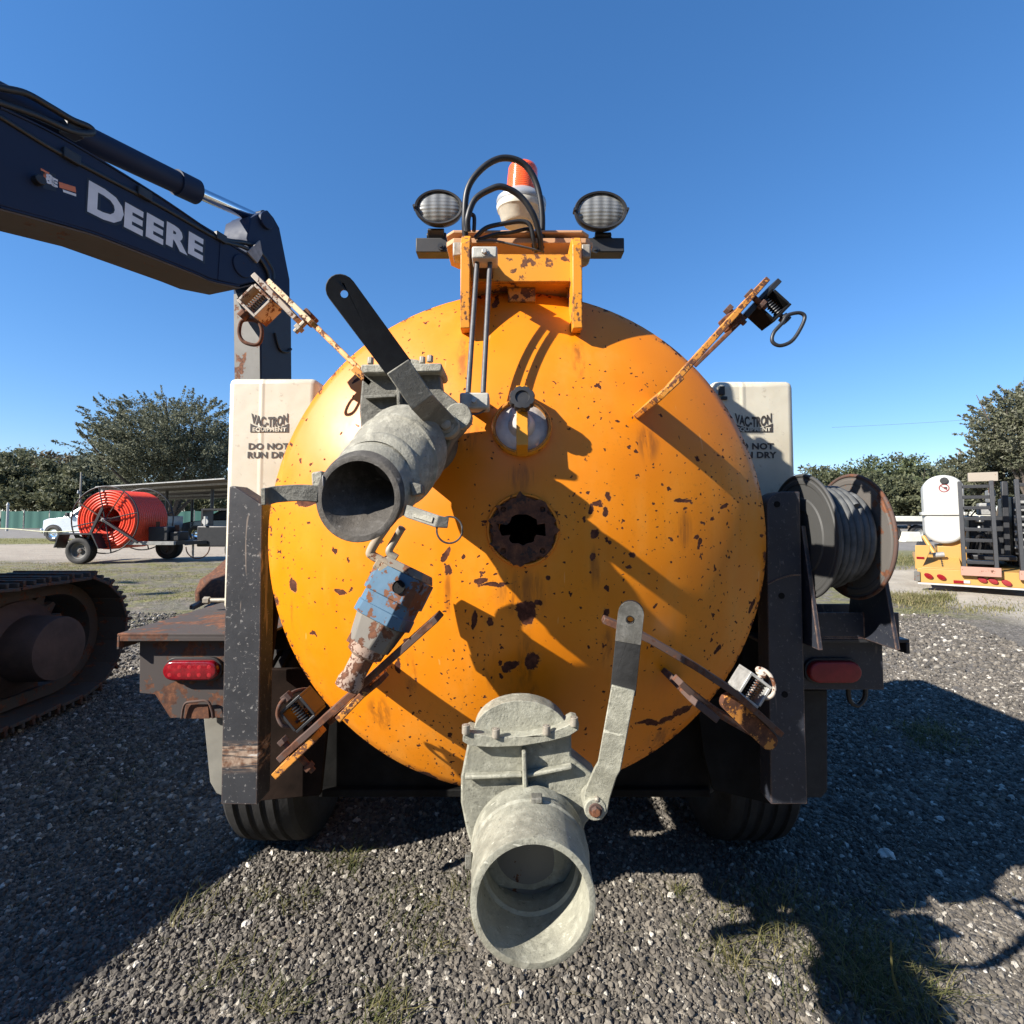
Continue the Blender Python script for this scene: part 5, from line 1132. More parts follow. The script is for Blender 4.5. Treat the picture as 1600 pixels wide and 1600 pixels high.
# house, counterweight, cab: invented beyond the left edge, hood shaped to shade the gravel
HC_ = V((-4.3, 1.9, 0))
def hp(k, n, z): return HC_ + D*k + NR*n + V((0,0,z))
mb = MB(); mb.ngprism([hp(-2.0,1.3,1.05), hp(.9,1.3,1.05), hp(.9,1.3,1.60), hp(.7,1.3,1.72), hp(-2.0,1.3,1.72)], -NR*.85); mb.build('engine_hood', M['navy'], EX, bevel=.04)
mb = MB(); mb.ngprism([hp(-2.0,.449,1.05), hp(.6,.449,1.05), hp(.6,.449,1.80), hp(-2.0,.449,2.05)], -NR*.75); mb.build('house_deck', M['navy'], EX, bevel=.04)
cw = [hp(-2.005,1.3,1.0), hp(-2.5,1.15,1.0), hp(-2.75,.5,1.0), hp(-2.75,-.5,1.0), hp(-2.5,-1.15,1.0), hp(-2.005,-1.3,1.0)]
MB().ngprism(cw, (0,0,.95)).build('counterweight', M['black_paint'], EX, bevel=.05)
mb = MB(); mb.ngprism([hp(-.6,-1.3,1.05), hp(1.0,-1.3,1.05), hp(1.0,-1.3,1.6), hp(.75,-1.3,2.85), hp(-.6,-1.3,2.95)], NR*.98); cb = mb.build('cab', M['navy'], EX, bevel=.05)
mb = MB(); mb.ngprism([hp(-.45,-.318,1.75), hp(.85,-.318,1.75), hp(.66,-.318,2.7), hp(-.45,-.318,2.78)], NR*.006); mb.build('cab_window', M['glass'], cb)
MB().cyl(HC_ + V((0,0,.62)), HC_ + V((0,0,1.04)), .62, n=32).build('slew_ring', M['black_paint'], EX)
mb = MB(); mb.box((-5.0, 1.0, .42), (-3.6, 2.8, .70)); mb.build('undercarriage', M['track_steel'], EX, bevel=.03)
# crawler tracks: each shoe is its own piece
shoe = MB(); sw = .30
shoe.box((-sw, -.086, 0), (sw, .086, .022)); shoe.box((-sw, -.080, .022), (sw, -.058, .062)); shoe.box((-sw, -.012, .022), (sw, .010, .052)); shoe.box((-sw, .056, .022), (sw, .074, .052))
first = None
def track(cx, visible):
    global first
    ya, yb, rz, zc = .35, 3.62, .43, .465
    mb = MB(); pts = []
    for i in range(25): a = R(-90 + 180*i/24); pts.append(V((cx, yb + (rz-.05)*math.cos(a), zc + (rz-.05)*math.sin(a))))
    for i in range(25): a = R(90 + 180*i/24); pts.append(V((cx, ya + (rz-.05)*math.cos(a), zc + (rz-.05)*math.sin(a))))
    vs = [p + V((s*.10, 0, 0)) for p in pts for s in (-1, 1)]; n = len(pts)
    inn = [V((cx, p.y, zc)) + (p - V((cx, min(max(p.y, ya), yb), zc)))*.80 + V((0, 0, 0)) for p in pts]
    inn = [V((cx, min(max(p.y, ya), yb), zc)) + (p - V((cx, min(max(p.y, ya), yb), zc)))*.80 for p in pts]
    vs += [p + V((s*.10, 0, 0)) for p in inn for s in (-1, 1)]
    fs = []
    for i in range(n):
        j = (i+1) % n; fs += [(2*i, 2*i+1, 2*j+1, 2*j), (2*n+2*i, 2*n+2*j, 2*n+2*j+1, 2*n+2*i+1), (2*i, 2*j, 2*n+2*j, 2*n+2*i), (2*i+1, 2*n+2*i+1, 2*n+2*j+1, 2*j+1)]
    mb.add(vs, fs); ch = mb.build('track_chain', M['track_steel'], EX)
    L1 = yb - ya; Lc = math.pi*rz; tot = 2*L1 + 2*Lc; N_ = int(tot/.175)
    for i in range(N_):
        s = (i + .3)*tot/N_
        if s < L1: y, z, a = ya + s, zc + rz, 0
        elif s < L1 + Lc: t = (s-L1)/rz; y, z, a = yb + rz*math.sin(t), zc + rz*math.cos(t), -t
        elif s < 2*L1 + Lc: q = s-L1-Lc; y, z, a = yb - q, zc - rz, math.pi
        else: t = (s-2*L1-Lc)/rz; y, z, a = ya - rz*math.sin(t), zc - rz*math.cos(t), math.pi - t
        if abs(z - (zc - rz)) < .02 and not visible: continue
        if first is None: first = shoe.build('track_shoe', M['track_steel'], ch, bevel=.004, seg=1); c = first
        else: c = first.copy(); COL.objects.link(c); c.parent = ch
        c.location = V((cx, y, z)) - WLOC[ch.name]; c.rotation_euler = (a + random.uniform(-.06, .06), 0, random.uniform(-.012, .012))
    sgn = 1 if cx > -4.3 else -1
    mb = MB(); mb.prism([V((cx+sgn*.09, ya, .30)), V((cx+sgn*.09, yb-.3, .30)), V((cx+sgn*.09, yb-.3, .66)), V((cx+sgn*.09, ya+.3, .70))], (-sgn*.30, 0, 0)); mb.build('track_frame', M['track_steel'], EX, bevel=.02)
    mb = MB(); c = V((cx+sgn*.02, yb-.25, zc-.005)); mb.lathe([(0,.30),(.06,.30),(.07,.28),(.09,.25),(.13,.21),(.33,.203),(.345,.197),(.35,.16),(.352,.001)], c, (sgn,0,0), 48); mb.build('travel_motor_hub', M['hub_brown'], EX, smooth=30, bevel=0)
    tv = [V((cx+sgn*.015, yb-.25 + rr*math.cos(a), zc-.005 + rr*math.sin(a))) for a, rr in [(2*math.pi*i/84, .375 if (i % 4) in (1, 2) else .315) for i in range(84)]]
    MB().ngprism(tv, (sgn*.05, 0, 0)).build('sprocket', M['track_steel'], EX, smooth=20)
    for i in range(6):
        p = V((cx, .75 + i*.42, .20)); MB().cyl(p + V((-.13,0,0)), p + V((.13,0,0)), .10, n=20).build('track_roller', M['track_steel'], EX, bevel=.01)
track(-3.30, True); track(-5.35, False)

# ------------------------------------------------------------------ trees
def leafmesh(name, pts, size, m, parent, loc, up=.35, seed=0, long=1.0):
    rng = np.random.default_rng(seed); N_ = len(pts); pts = np.asarray(pts, float)
    a = rng.normal(size=(N_, 3)); a[:, 2] += up; a /= np.linalg.norm(a, axis=1)[:, None]
    b = rng.normal(size=(N_, 3)); b -= a*(a*b).sum(1)[:, None]; b /= np.linalg.norm(b, axis=1)[:, None]; c = np.cross(a, b)
    s = size*rng.uniform(.5, 1.3, N_)[:, None]
    v = np.stack([pts - b*s*long, pts + c*s*.45, pts + b*s*long, pts - c*s*.45], 1).reshape(-1, 3)
    me = bpy.data.meshes.new(name); me.vertices.add(N_*4); me.vertices.foreach_set('co', v.ravel()); me.loops.add(N_*4); me.loops.foreach_set('vertex_index', np.arange(N_*4, dtype=np.int32))
    me.polygons.add(N_); me.polygons.foreach_set('loop_start', np.arange(0, N_*4, 4, dtype=np.int32)); me.update(calc_edges=True)
    return link(name, me, m, parent, loc)
def tree(x, y, h, rx, label, leaf='leaf_far', n=5000, size=.22, name='tree', group=None, base=.25, seed=0, style='round', tr=None, rz=None, cl=90, leanx=0.0):
    rng = np.random.default_rng(seed); rd = random.Random(seed)
    t = thing(name, label, 'tree', (x, y, 0), group); tr = tr or h*.028
    mb = MB(); tips = []
    hb = h*base; ct = V((leanx*.5, 0, hb)); mb.tube(spl([V((0,0,-.1)), V((rd.uniform(-.1,.1), 0, hb*.5)), ct], 4), [tr*1.25]*1 + [tr*1.05]*4 + [tr*.9]*4, 9)
    nl = 9 if style != 'round' else 6
    for i in range(nl):
        a = 6.283*i/nl + rd.uniform(-.4, .4); rr = rx*rd.uniform(.45, .85); zz = h*rd.uniform(.55, .9)
        e = V((math.cos(a)*rr + leanx, math.sin(a)*rr, zz)); md = lerp(ct, e, .5) + V((math.cos(a)*rr*.1, math.sin(a)*rr*.1, h*rd.uniform(-.02, .08)))
        mb.tube(spl([ct - V((0,0,hb*.15)), md, e], 4), [tr*(.34 - .29*k/8) for k in range(9)], 6); tips.append((ct, md, e))
    mb.v = [q + V((x, y, 0)) for q in mb.v]; mb.build('trunk', M['bark'], t, smooth=50)
    pts = []; cz = h*(base+1)/2; rz_ = (rz or h*(1-base)/2)
    K = max(8, n//cl)
    if style == 'feather':                      # a leafy body plus whips reaching up and out past it
        for k in range(K):
            v = rng.normal(size=3); v /= np.linalg.norm(v); v[2] = v[2]*.8 + .12; whip = k % 2 == 0; q = rd.random()**.40*(.86 if not whip else .93)
            sc_ = 1 + .30*mnoise.noise(V((v[0]*2.1 + seed, v[1]*2.1, v[2]*2.1)))
            c = np.array([v[0]*rx*q*sc_ + leanx, v[1]*rx*q*sc_*.9, cz + v[2]*rz_*q*sc_])
            if whip:
                d = np.array([v[0]*rd.uniform(.4, 1.2), v[1]*rd.uniform(.4, 1.2), rd.uniform(.15, .9)]); d /= np.linalg.norm(d); L = rd.uniform(.5, 1.4)*h*.075
                tt = rng.uniform(0, 1, cl); p = c + d*(tt[:, None]*L) + rng.normal(size=(cl, 3))*(1-tt[:, None]*.8)*h*.0085
            else: p = c + rng.normal(size=(cl, 3))*np.array([1, 1, .6])*h*rd.uniform(.016, .034)
            pts.append(p)
    else:
        for k in range(K):
            v = rng.normal(size=3); v /= np.linalg.norm(v); q = rd.random()**(.36)
            if v[2] < -.55: v[2] *= .5
            sc_ = 1 + .30*mnoise.noise(V((v[0]*1.7 + seed, v[1]*1.7, v[2]*1.7)))
            c = np.array([v[0]*rx*q*sc_ + leanx, v[1]*rx*q*sc_, cz + v[2]*rz_*q*sc_]); r_ = rx*rd.uniform(.08, .19)
            p = c + rng.normal(size=(cl, 3))*r_*np.array([.75, .75, .5]); pts.append(p)
    pts = np.concatenate(pts); pts = pts[pts[:, 2] > .15]
    leafmesh('crown', pts, size, M[leaf], t, V((x, y, 0)), seed=seed); return t
def at(px, Y): return P(px, 800, Y).x
# wood behind the green screen on the left
lab = ['dark tree at the far left edge above the green screen', 'bushy dark tree above the white post on the left', 'brownish tree left of the thin pole', 'low dark tree behind the truck bonnet', 'olive tree between the thin pole and the big spreading tree']
gp = 'trees of the wood behind the green screen'
specs = [(-30,70,10.5,6,0),(22,66,9.6,5.2,0),(60,74,10.0,5,1),(98,66,9.3,4.6,1),(132,72,9.6,4.4,0),(150,60,8.0,4.0,2),(40,82,10.6,6,1),(112,84,10.4,6,0),(5,60,8.0,4,0),(80,60,7.4,4,0),(118,58,6.6,3.6,0)]
labs = ['dark tree cut by the left picture edge, above the green screen', 'tallest rounded dark tree left of the small white post', 'brownish crown above the middle of the green screen', 'brown-tinged tree left of the thin pole, above the truck bonnet', 'dark tree right behind the thin pole', 'olive tree between the thin pole and the spreading tree', 'hazy brown treetop far behind the left wood', 'hazy dark treetop behind the thin pole', 'lower dark tree at the left picture edge behind the screen', 'low dark bushy tree behind the middle of the screen', 'low dark tree behind the truck bonnet']
for i, (px, Y, h, rx, kd) in enumerate(specs):
    tree(at(px, Y), Y, h, rx, labs[i], ['leaf_far', 'leaf_brown', 'leaf_grey'][kd], 11000, .25, group=gp, base=.06 if i > 7 else .12, seed=i+3)
for i, px in enumerate((225, 300, 345)):
    tree(at(px, 75), 75, 7.5, 6, ['far tree seen under the shed roof left of the dark trunk', 'far tree seen under the shed roof right of the dark trunk', 'far tree at the edge of the white tank under the shed roof'][i], 'leaf_far', 3600, .3, group=gp, base=.05, seed=40+i)
tree(at(268, 36), 36, 10.4, 6.3, 'big spreading feathery tree behind the shed roof, left of the white tank', 'leaf_grey', 100000, .085, name='spreading_tree', base=.12, seed=21, style='feather', tr=.42, cl=70)
# right
gp = 'trees along the far right side of the yard'
for i, (px, Y, h, rx, lf, lb) in enumerate([(1300,62,7.2,4.2,'leaf_far','leftmost low tree above the hose reel'),(1345,60,7.9,4.6,'leaf_green','rounded green tree above the right reel flange'),(1392,64,9.0,5.0,'leaf_far','tallest rounded tree between the reel and the white tank on the yellow trailer'),(1430,58,7.4,4.2,'leaf_green','round tree just left of the white tank on the yellow trailer'),(1475,66,8.4,4.8,'leaf_far','dark tree behind the white tank on the yellow trailer'),(1505,58,7.0,4.0,'leaf_grey','greyish tree by the pole behind the ramps'),(1370,54,5.6,3.6,'leaf_far','low dark tree above the cream trailer'),(1420,52,5.0,3.4,'leaf_far','low bush-like tree behind the cream trailer')]):
    tree(at(px, Y), Y, h, rx, lb, lf, 10000, .22, group=gp, base=.05, seed=60+i)
tree(at(1612, 30), 30, 9.6, 2.9, 'tall oak with mossy branches at the right picture edge', 'leaf_oak', 42000, .095, name='oak_tree', base=.22, seed=81, style='feather', tr=.30, cl=55)
tree(at(1556, 33), 33, 6.2, 2.5, 'lower oak branch crown left of the tall oak, above the ramps', 'leaf_oak', 28000, .095, name='oak_tree', base=.2, seed=82, style='feather', tr=.22, cl=50)

# ------------------------------------------------------------------ green screen fence, posts, poles, rope
FN = thing('screen_fence', 'green mesh screen fence along the far left of the yard', 'fence', (at(40, 52), 52, 0))
xs = [at(px, 52) for px in (-60, -22, 0, 38, 78, 116, 152, 190, 228, 266, 304, 345, 385)]
for i in range(len(xs)-1):
    mb = MB(); n = 8; vs = []; fs = []
    for k in range(n+1):
        x = xs[i] + .06 + (xs[i+1]-xs[i]-.12)*k/n; sag = .05*math.sin(math.pi*k/n)
        for z in (.05, .95, 1.80 - sag): vs.append(V((x, 52 + .05*math.sin(k*1.9 + i), z)))
    for k in range(n):
        for j in (0, 1): fs.append((k*3+j, k*3+3+j, k*3+4+j, k*3+1+j))
    mb.add(vs, fs); mb.build('screen_panel', M['screen'], FN, smooth=60)
pp = None
for x in xs:
    if pp is None: pp = MB().cyl((x, 52, 0), (x, 52, 1.9), .035, n=8).build('fence_post', M['grey_steel'], FN)
    else: copy_child(pp, FN, (x, 52, .95))
def simple(name, mb, m, label, cat, group=None, bevel=0): return tag(mb.build(name, m, bevel=bevel), label, cat, group)
mb = MB(); x = at(12, 44); mb.cyl((x, 44, 0), (x, 44, 2.2), .09, n=12); mb.cyl((x, 44, 2.2), (x, 44, 2.45), .13, .05, n=12); simple('white_post', mb, M['white'], 'short white post with a cap in front of the green screen, far left', 'post')
UP = thing('utility_pole', 'thin pole with a small white lamp between the wood and the spreading tree', 'pole', (at(124.5, 42), 42, 0)); x = at(124.5, 42)
MB().cyl((x, 42, 0), (x, 42, 4.9), .08, .06, n=10).build('pole', M['post_grey'], UP); MB().cyl((x-.1, 41.9, 3.15), (x-.1, 41.9, 3.4), .08, .05, n=10).build('lamp_head', M['white'], UP)
UP = thing('utility_pole', 'pole with small fittings behind the ramps, left of the oak', 'pole', (at(1503, 40), 40, 0)); x = at(1503, 40)
MB().cyl((x, 40, 0), (x, 40, 6.3), .10, .08, n=10).build('pole', M['post_grey'], UP); mb = MB(); mb.box((x-.1, 39.8, 4.6), (x+.1, 40, 5.1)); mb.build('transformer_box', M['grey_steel'], UP); mb = MB(); mb.box((x-.28, 39.85, 4.25), (x+.28, 39.95, 4.33)); mb.build('cross_arm', M['post_grey'], UP)
mb = MB(); mb.tube(spl([G(-60,845) + V((0,0,.42)), G(0,846) + V((0,0,.66)), G(60,846) + V((0,0,.52)), G(95,846) + V((0,0,.50)), G(140,846) + V((0,0,.60))], 10), .022, 6); simple('caution_rope', mb, M['rope'], 'pale rope strung low above the yard in front of the silver truck', 'rope')
for k, (x0, y0, x1, y1) in enumerate([(1300, 668, 1580, 645)]):
    a, b = P(x0, y0, 70), P(1700, 638, 60); mb = MB(); mb.tube(spl([a, lerp(a, b, .5) + V((0,0,-.3)), b], 8), .016, 5); simple('power_line', mb, M['hose_grey'], 'faint power line crossing the sky above the right-hand trees', 'wire')

# ------------------------------------------------------------------ pipe-reel trailer
Yq = 14.2; gl = G(132, 880); RT = thing('reel_trailer', 'small black trailer carrying a big drum of orange-red conduit', 'trailer', (at(200, Yq), Yq, 0))
xw = at(132, 14.2); wr_ = .36
def swheel(c, r, wd, par, rimm=M['worn_blade']): return wheel(c, r, wd, par, (0,1,0), rimm, out=-1)
swheel((xw, 14.15, wr_), wr_, .26, RT); swheel((xw+1.35, 15.75, wr_), wr_, .26, RT)
for yy in (14.15, 15.75):
    dx = 0 if yy < 15 else 1.35
    mb = MB(); pr = [V((xw-.62+dx, yy-.18, .45)), V((xw-.50+dx, yy-.18, .84)), V((xw+.42+dx, yy-.18, .84)), V((xw+.62+dx, yy-.18, .42)), V((xw+.58+dx, yy-.18, .42)), V((xw+.39+dx, yy-.18, .80)), V((xw-.47+dx, yy-.18, .80)), V((xw-.58+dx, yy-.18, .45))]
    mb.prism(pr, (0, .36, 0)); mb.build('fender', M['black_paint'], RT, bevel=.006)
mb = MB(); mb.box((xw-.75, 14.22, .42), (xw-.60, 15.6, .62)); mb.build('tail_bar', M['black_paint'], RT, bevel=.006)
for y0 in (14.35, 15.45):
    mb = MB(); mb.box((xw-.6, y0, .50), (xw+2.4, y0+.1, .60)); mb.build('frame_rail', M['grey_steel'], RT, bevel=.006)
xe = at(322, 14.9); mb = MB(); mb.box((xw+2.38, 14.84, .50), (xe, 14.96, .60)); mb.build('drawbar', M['grey_steel'], RT, bevel=.006)
for y0 in (14.35, 15.45): mb = MB(); mb.bar((xw+2.0, y0+.05, .55), (xw+3.0, 14.9, .55), .1, .08, hint=V((0,0,1))); mb.build('drawbar_brace', M['black_paint'], RT)
rcx, rcz, ry0, ry1 = at(168, 14.3), P(168, 812, 14.3).z, 14.25, 15.65
RR = .83
# conduit wound in flat spirals, real rings of pipe on the near face, then the outer layer
for ring in range(6):
    r_ = RR - .045 - ring*.073; MB().tube([V((rcx + r_*math.cos(a), ry0 + .05 + .012*(ring % 2), rcz + r_*math.sin(a))) for a in [2*math.pi*i/72 for i in range(72)]], .036, 8, closed=True).build('conduit_turn', M['conduit'], RT, smooth=70)
for k in range(16):
    y = ry0 + .125 + k*.0785; MB().tube([V((rcx + (RR-.04)*math.cos(a), y, rcz + (RR-.04)*math.sin(a))) for a in [2*math.pi*i/64 for i in range(64)]], .0392, 8, closed=True).build('conduit_turn', M['conduit'], RT, smooth=70)
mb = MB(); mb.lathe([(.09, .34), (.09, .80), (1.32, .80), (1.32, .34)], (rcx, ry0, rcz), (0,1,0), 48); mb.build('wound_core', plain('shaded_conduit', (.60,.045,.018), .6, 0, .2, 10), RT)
MB().cyl((rcx, ry0-.12, rcz), (rcx, ry1+.12, rcz), .05, n=14).build('reel_axle', M['grey_steel'], RT)
for ys in (ry0-.03, ry1+.03):
    MB().tube([V((rcx + .93*math.cos(a), ys, rcz + .93*math.sin(a))) for a in [2*math.pi*i/56 for i in range(56)]], .018, 6, closed=True).build('reel_hoop', M['black_paint'], RT, smooth=70)
    for i in range(8):
        a = 2*math.pi*(i+.28)/8; MB().cyl((rcx + .05*math.cos(a), ys, rcz + .05*math.sin(a)), (rcx + .93*math.cos(a), ys, rcz + .93*math.sin(a)), .017, n=6).build('reel_spoke', M['brown_rust'] if i % 2 else M['black_paint'], RT)
    mb = MB(); yy = ys + (-.09 if ys < 15 else .09)
    mb.bar((rcx-.42, yy, .58), (rcx, yy, rcz+.32), .07, .05, hint=V((1,0,0))); mb.build('reel_stand', M['black_paint'], RT, bevel=.004)
    mb = MB(); mb.bar((rcx+1.0, yy, .58), (rcx, yy, rcz), .06, .05, hint=V((1,0,0))); mb.build('reel_stand', M['black_paint'], RT, bevel=.004)
x0 = at(244, 14.9); mb = MB(); mb.box((x0, 14.6, .60), (x0+.55, 15.2, 1.0)); eng = mb.build('engine_box', M['black_paint'], RT, bevel=.02)
mb = MB(); mb.box((x0+.56, 14.68, .60), (x0+.85, 15.1, .86)); mb.build('toolbox', M['black_plastic'], RT, bevel=.02)
mb = MB(); mb.cyl((x0+.62, 14.9, .86), (x0+.62, 14.9, 1.05), .06, n=10); mb.cyl((x0+.2, 14.7, 1.0), (x0+.2, 14.7, 1.15), .05, n=10); mb.build('exhaust', M['rust'], RT, kind='stuff')
mb = MB(); mb.cyl((xe-.35, 14.9, .1), (xe-.35, 14.9, .72), .03, n=8); mb.build('jack_leg', M['grey_steel'], RT)
mb = MB(); mb.tube([V((xe-.15 + .34*math.cos(a), 14.8, .42 + .33*math.sin(a))) for a in [math.pi + math.pi*i/20 for i in range(21)]], .018, 6); mb.build('safety_chain', M['brown_rust'], RT)
# black machine it is hitched to, mostly hidden
x0 = at(318, 15.2); BT = thing('towed_machine', 'black boxy machine hitched to the reel trailer, half hidden by the white tank', 'machine', (x0+.6, 15.2, 0))
mb = MB(); mb.box((x0, 14.9, .42), (x0+1.8, 15.6, 1.02)); mb.build('body', M['black_paint'], BT, bevel=.03)
mb = MB(); mb.box((x0+.05, 15.0, 1.03), (x0+.1, 15.5, 1.48)); mb.build('guard_rail', M['black_paint'], BT); mb = MB(); mb.box((x0+.05, 15.0, 1.48), (x0+1.7, 15.5, 1.53)); mb.build('guard_rail', M['black_paint'], BT)
mb = MB(); mb.cyl((x0+.25, 14.86, 1.15), (x0+.25, 14.9, 1.15), .09, n=14); mb.cyl((x0+.25, 14.9, 1.03), (x0+.25, 14.9, 1.3), .05, n=10); mb.build('filter_bowl', M['white'], BT)
swheel((x0+1.2, 14.9, .34), .34, .2, BT)

# ------------------------------------------------------------------ shed roof under the spreading tree
SH = thing('open_shed', 'open-sided shed with a thin sloping metal roof under the spreading tree', 'shed', (at(260, 26), 27, 0))
A0, A1 = P(150, 762, 25), P(352, 749, 22); B0, B1 = P(205, 800, 33), P(420, 792, 31)
B0.z, B1.z = A0.z - .35, A1.z - .35
NSH = 14
for i in range(NSH):
    a, b = lerp(A0, A1, i/NSH), lerp(A0, A1, (i+.97)/NSH); c, d = lerp(B0, B1, (i+.97)/NSH), lerp(B0, B1, i/NSH)
    MB().ngprism([a, b, c, d], (0, 0, .05)).build('roof_sheet', M['roof_under'], SH)
for t in (.12, .4, .7, .95):
    mb = MB(); mb.bar(lerp(A0, B0, t) + V((0,0,-.06)), lerp(A1, B1, t) + V((0,0,-.06)), .10, .06, hint=V((0,0,1))); mb.build('purlin', M['grey_steel'], SH)
mb = MB(); mb.bar(A0 + V((0,-.03,.03)), A1 + V((0,-.03,.03)), .05, .04, hint=V((0,0,1))); mb.build('eave_trim', M['grey_steel'], SH)
for px, Y in [(260, 26.5), (331, 24.5), (215, 32), (300, 31.5)]:
    x = at(px, Y); z = A0.z - .1 if Y < 30 else B0.z - .02; MB().cyl((x, Y, 0), (x, Y, z), .075, n=10).build('shed_post', M['black_paint'], SH)

# ------------------------------------------------------------------ road vehicles behind
def vehicle(name, label, cat, x0, Y, L, paint, kind):
    """side view along +x, nose at x0; built as lofted cross-sections"""
    t = thing(name, label, cat, (x0 + L/2, Y+.95, 0)); W2 = .95
    def loft(stations, m, nm, par, bevel=.03):   # stations: (x, zlow, zhigh, halfwidth_low, halfwidth_high)
        mb = MB(); vs = []; fs = []
        for (x, zl, zh, wl_, wh) in stations:
            vs += [V((x0+x, Y+.95-wl_, zl)), V((x0+x, Y+.95+wl_, zl)), V((x0+x, Y+.95+wh, zh)), V((x0+x, Y+.95-wh, zh))]
        for k in range(len(stations)-1):
            for i in range(4): j = (i+1) % 4; fs.append((k*4+i, k*4+j, k*4+4+j, k*4+4+i))
        fs += [(3,2,1,0), tuple(range(len(vs)-4, len(vs)))]
        return mb.add(vs, fs).build(nm, m, par, bevel=bevel, smooth=45)
    if kind == 'truck':
        body = loft([(0,.55,.95,.80,.78),(.06,.42,1.08,.92,.88),(.35,.40,1.16,.97,.94),(1.15,.42,1.24,.98,.95),(1.35,.42,1.27,.98,.95),(4.2,.45,1.26,.98,.95),(4.25,.45,1.30,.98,.97),(6.1,.48,1.30,.98,.97)], paint, 'body', t)
        cab_ = loft([(1.12,1.255,1.27,.93,.90),(1.85,1.255,1.78,.93,.74),(2.15,1.255,1.86,.93,.72),(3.95,1.255,1.90,.93,.72),(4.2,1.255,1.62,.93,.76)], paint, 'cab', t)
        wins = [[(1.50,1.32),(1.96,1.74),(2.62,1.80),(2.62,1.32)], [(2.76,1.32),(2.76,1.80),(2.95,1.80),(2.95,1.32)], [(3.05,1.32),(3.05,1.80),(3.82,1.78),(3.95,1.36)]]; wx = (.68, 4.7); wr2 = .40
        mb = MB(); mb.box((x0-.05, Y+.0, .42), (x0+.10, Y+1.9, .66)); mb.build('bumper', M['chrome'], t, bevel=.03)
        mb = MB(); mb.box((x0+1.5, Y-.06, .36), (x0+4.1, Y+.03, .46)); mb.build('running_board', M['white'], t, bevel=.02)
        mb = MB(); mb.obox((x0+1.45, Y-.10, 1.36), (.07,0,0), (0,.09,0), (0,0,.11)); mb.build('mirror', M['black_plastic'], t, bevel=.02)
        mb = MB(); mb.box((x0-.005, Y+.10, .80), (x0+.12, Y+.45, 1.0)); mb.build('headlight', M['glass'], t, bevel=.02)
    else:
        body = loft([(0,.45,.78,.78,.74),(.10,.32,.92,.88,.84),(.6,.28,1.02,.94,.90),(1.35,.28,1.08,.95,.92),(4.0,.30,1.12,.95,.92),(4.7,.34,1.08,.92,.86),(4.8,.5,.95,.85,.80)], paint, 'body', t)
        cab_ = loft([(1.15,1.075,1.09,.90,.86),(1.95,1.075,1.58,.90,.68),(2.4,1.075,1.68,.90,.66),(3.9,1.075,1.64,.90,.66),(4.6,1.075,1.15,.88,.80)], paint, 'cab', t)
        wins = [[(1.55,1.14),(2.05,1.52),(2.72,1.60),(2.72,1.14)], [(2.84,1.14),(2.84,1.60),(3.75,1.56),(4.1,1.16)]]; wx = (.92, 3.9); wr2 = .37
        mb = MB(); mb.obox((x0+1.62, Y-.08, 1.16), (.08,0,0), (0,.09,0), (0,0,.07)); mb.build('mirror', paint, t, bevel=.02)
    for wn in wins:
        mb = MB(); pts = []
        for x, z in wn:
            zl, zh = (1.255, 1.86) if kind == 'truck' else (1.075, 1.62); k = (z-zl)/(zh-zl); hw = .93 + (.73-.93)*k if kind == 'truck' else .90 + (.67-.90)*k
            pts.append(V((x0+x, Y+.95-hw-.012, z)))
        mb.ngprism(pts, (0, .02, 0)); mb.build('window', M['glass'], cab_)
    for x in wx:
        for yy, o in ((Y+.055, -1), (Y+1.845, 1)):
            w_ = wheel((x0+x, yy, wr2), wr2, .25, t, (0,1,0), M['chrome'], out=o)
        mb = MB(); n = 20; c = V((x0+x, Y-.045, wr2)); vs = []; fs = []
        for i in range(n+1):
            a = math.pi*(-.08 + 1.16*i/n)
            for r_ in (wr2*.98, wr2*1.16): vs += [c + V((r_*math.cos(a), 0, r_*math.sin(a))), c + V((r_*math.cos(a), .06, r_*math.sin(a)))]
        for i in range(n):
            b = i*4; fs += [(b, b+2, b+6, b+4), (b+1, b+5, b+7, b+3), (b+2, b+3, b+7, b+6), (b, b+4, b+5, b+1)]
        mb.add(vs, fs); mb.build('wheel_arch', M['black_plastic'], t)
    return t
vehicle('pickup_truck', 'silver pickup truck parked behind the conduit drum, facing left', 'truck', at(70, 26.6), 26.4, 6.1, M['silver'], 'truck')
vehicle('parked_car', 'black car parked right of the dark tree trunk, under the shed roof', 'car', at(277, 27.2), 27.4, 4.8, M['car_black'], 'car')

# ------------------------------------------------------------------ yellow trailer with the white tank, on the right
# built square to the axes round its rear left corner, then turned as a whole so that it points away down the road
TH = R(37.0); PV = V((at(1430, 9.2), 9.2, 0)); FD = V((math.cos(TH), -math.sin(TH), 0)); GD = V((math.sin(TH), math.cos(TH), 0)); TURN = []
def U(px, py, d=0.0):
    w_ = PL(px, py, PV + GD*d, GD); q = w_ - PV; return V((PV.x + q.dot(FD), PV.y + d, w_.z))
def turned(o): TURN.append(o); return o
Yy = PV.y
YT = turned(thing('yellow_trailer', 'yellow equipment trailer seen from its rear corner, with red tail lights', 'trailer', (PV.x+.9, Yy, 0)))
def yb(mb, x0, x1, y0, y1, d0, d1):
    a, b = U(x0, y1, d0), U(x1, y1, d0); m_ = U((x0+x1)/2, y1, d0).z, U((x0+x1)/2, y0, d0).z
    return mb.box((a.x, Yy+d0, m_[0]), (b.x, Yy+d1, m_[1]))
zdk, zbt = U(1460, 889).z, U(1460, 911).z; xr_ = PV.x + 1.75
MB().box((PV.x, Yy, zbt), (xr_, Yy+.08, zdk)).build('rear_bumper', M['yellow'], YT, bevel=.008)
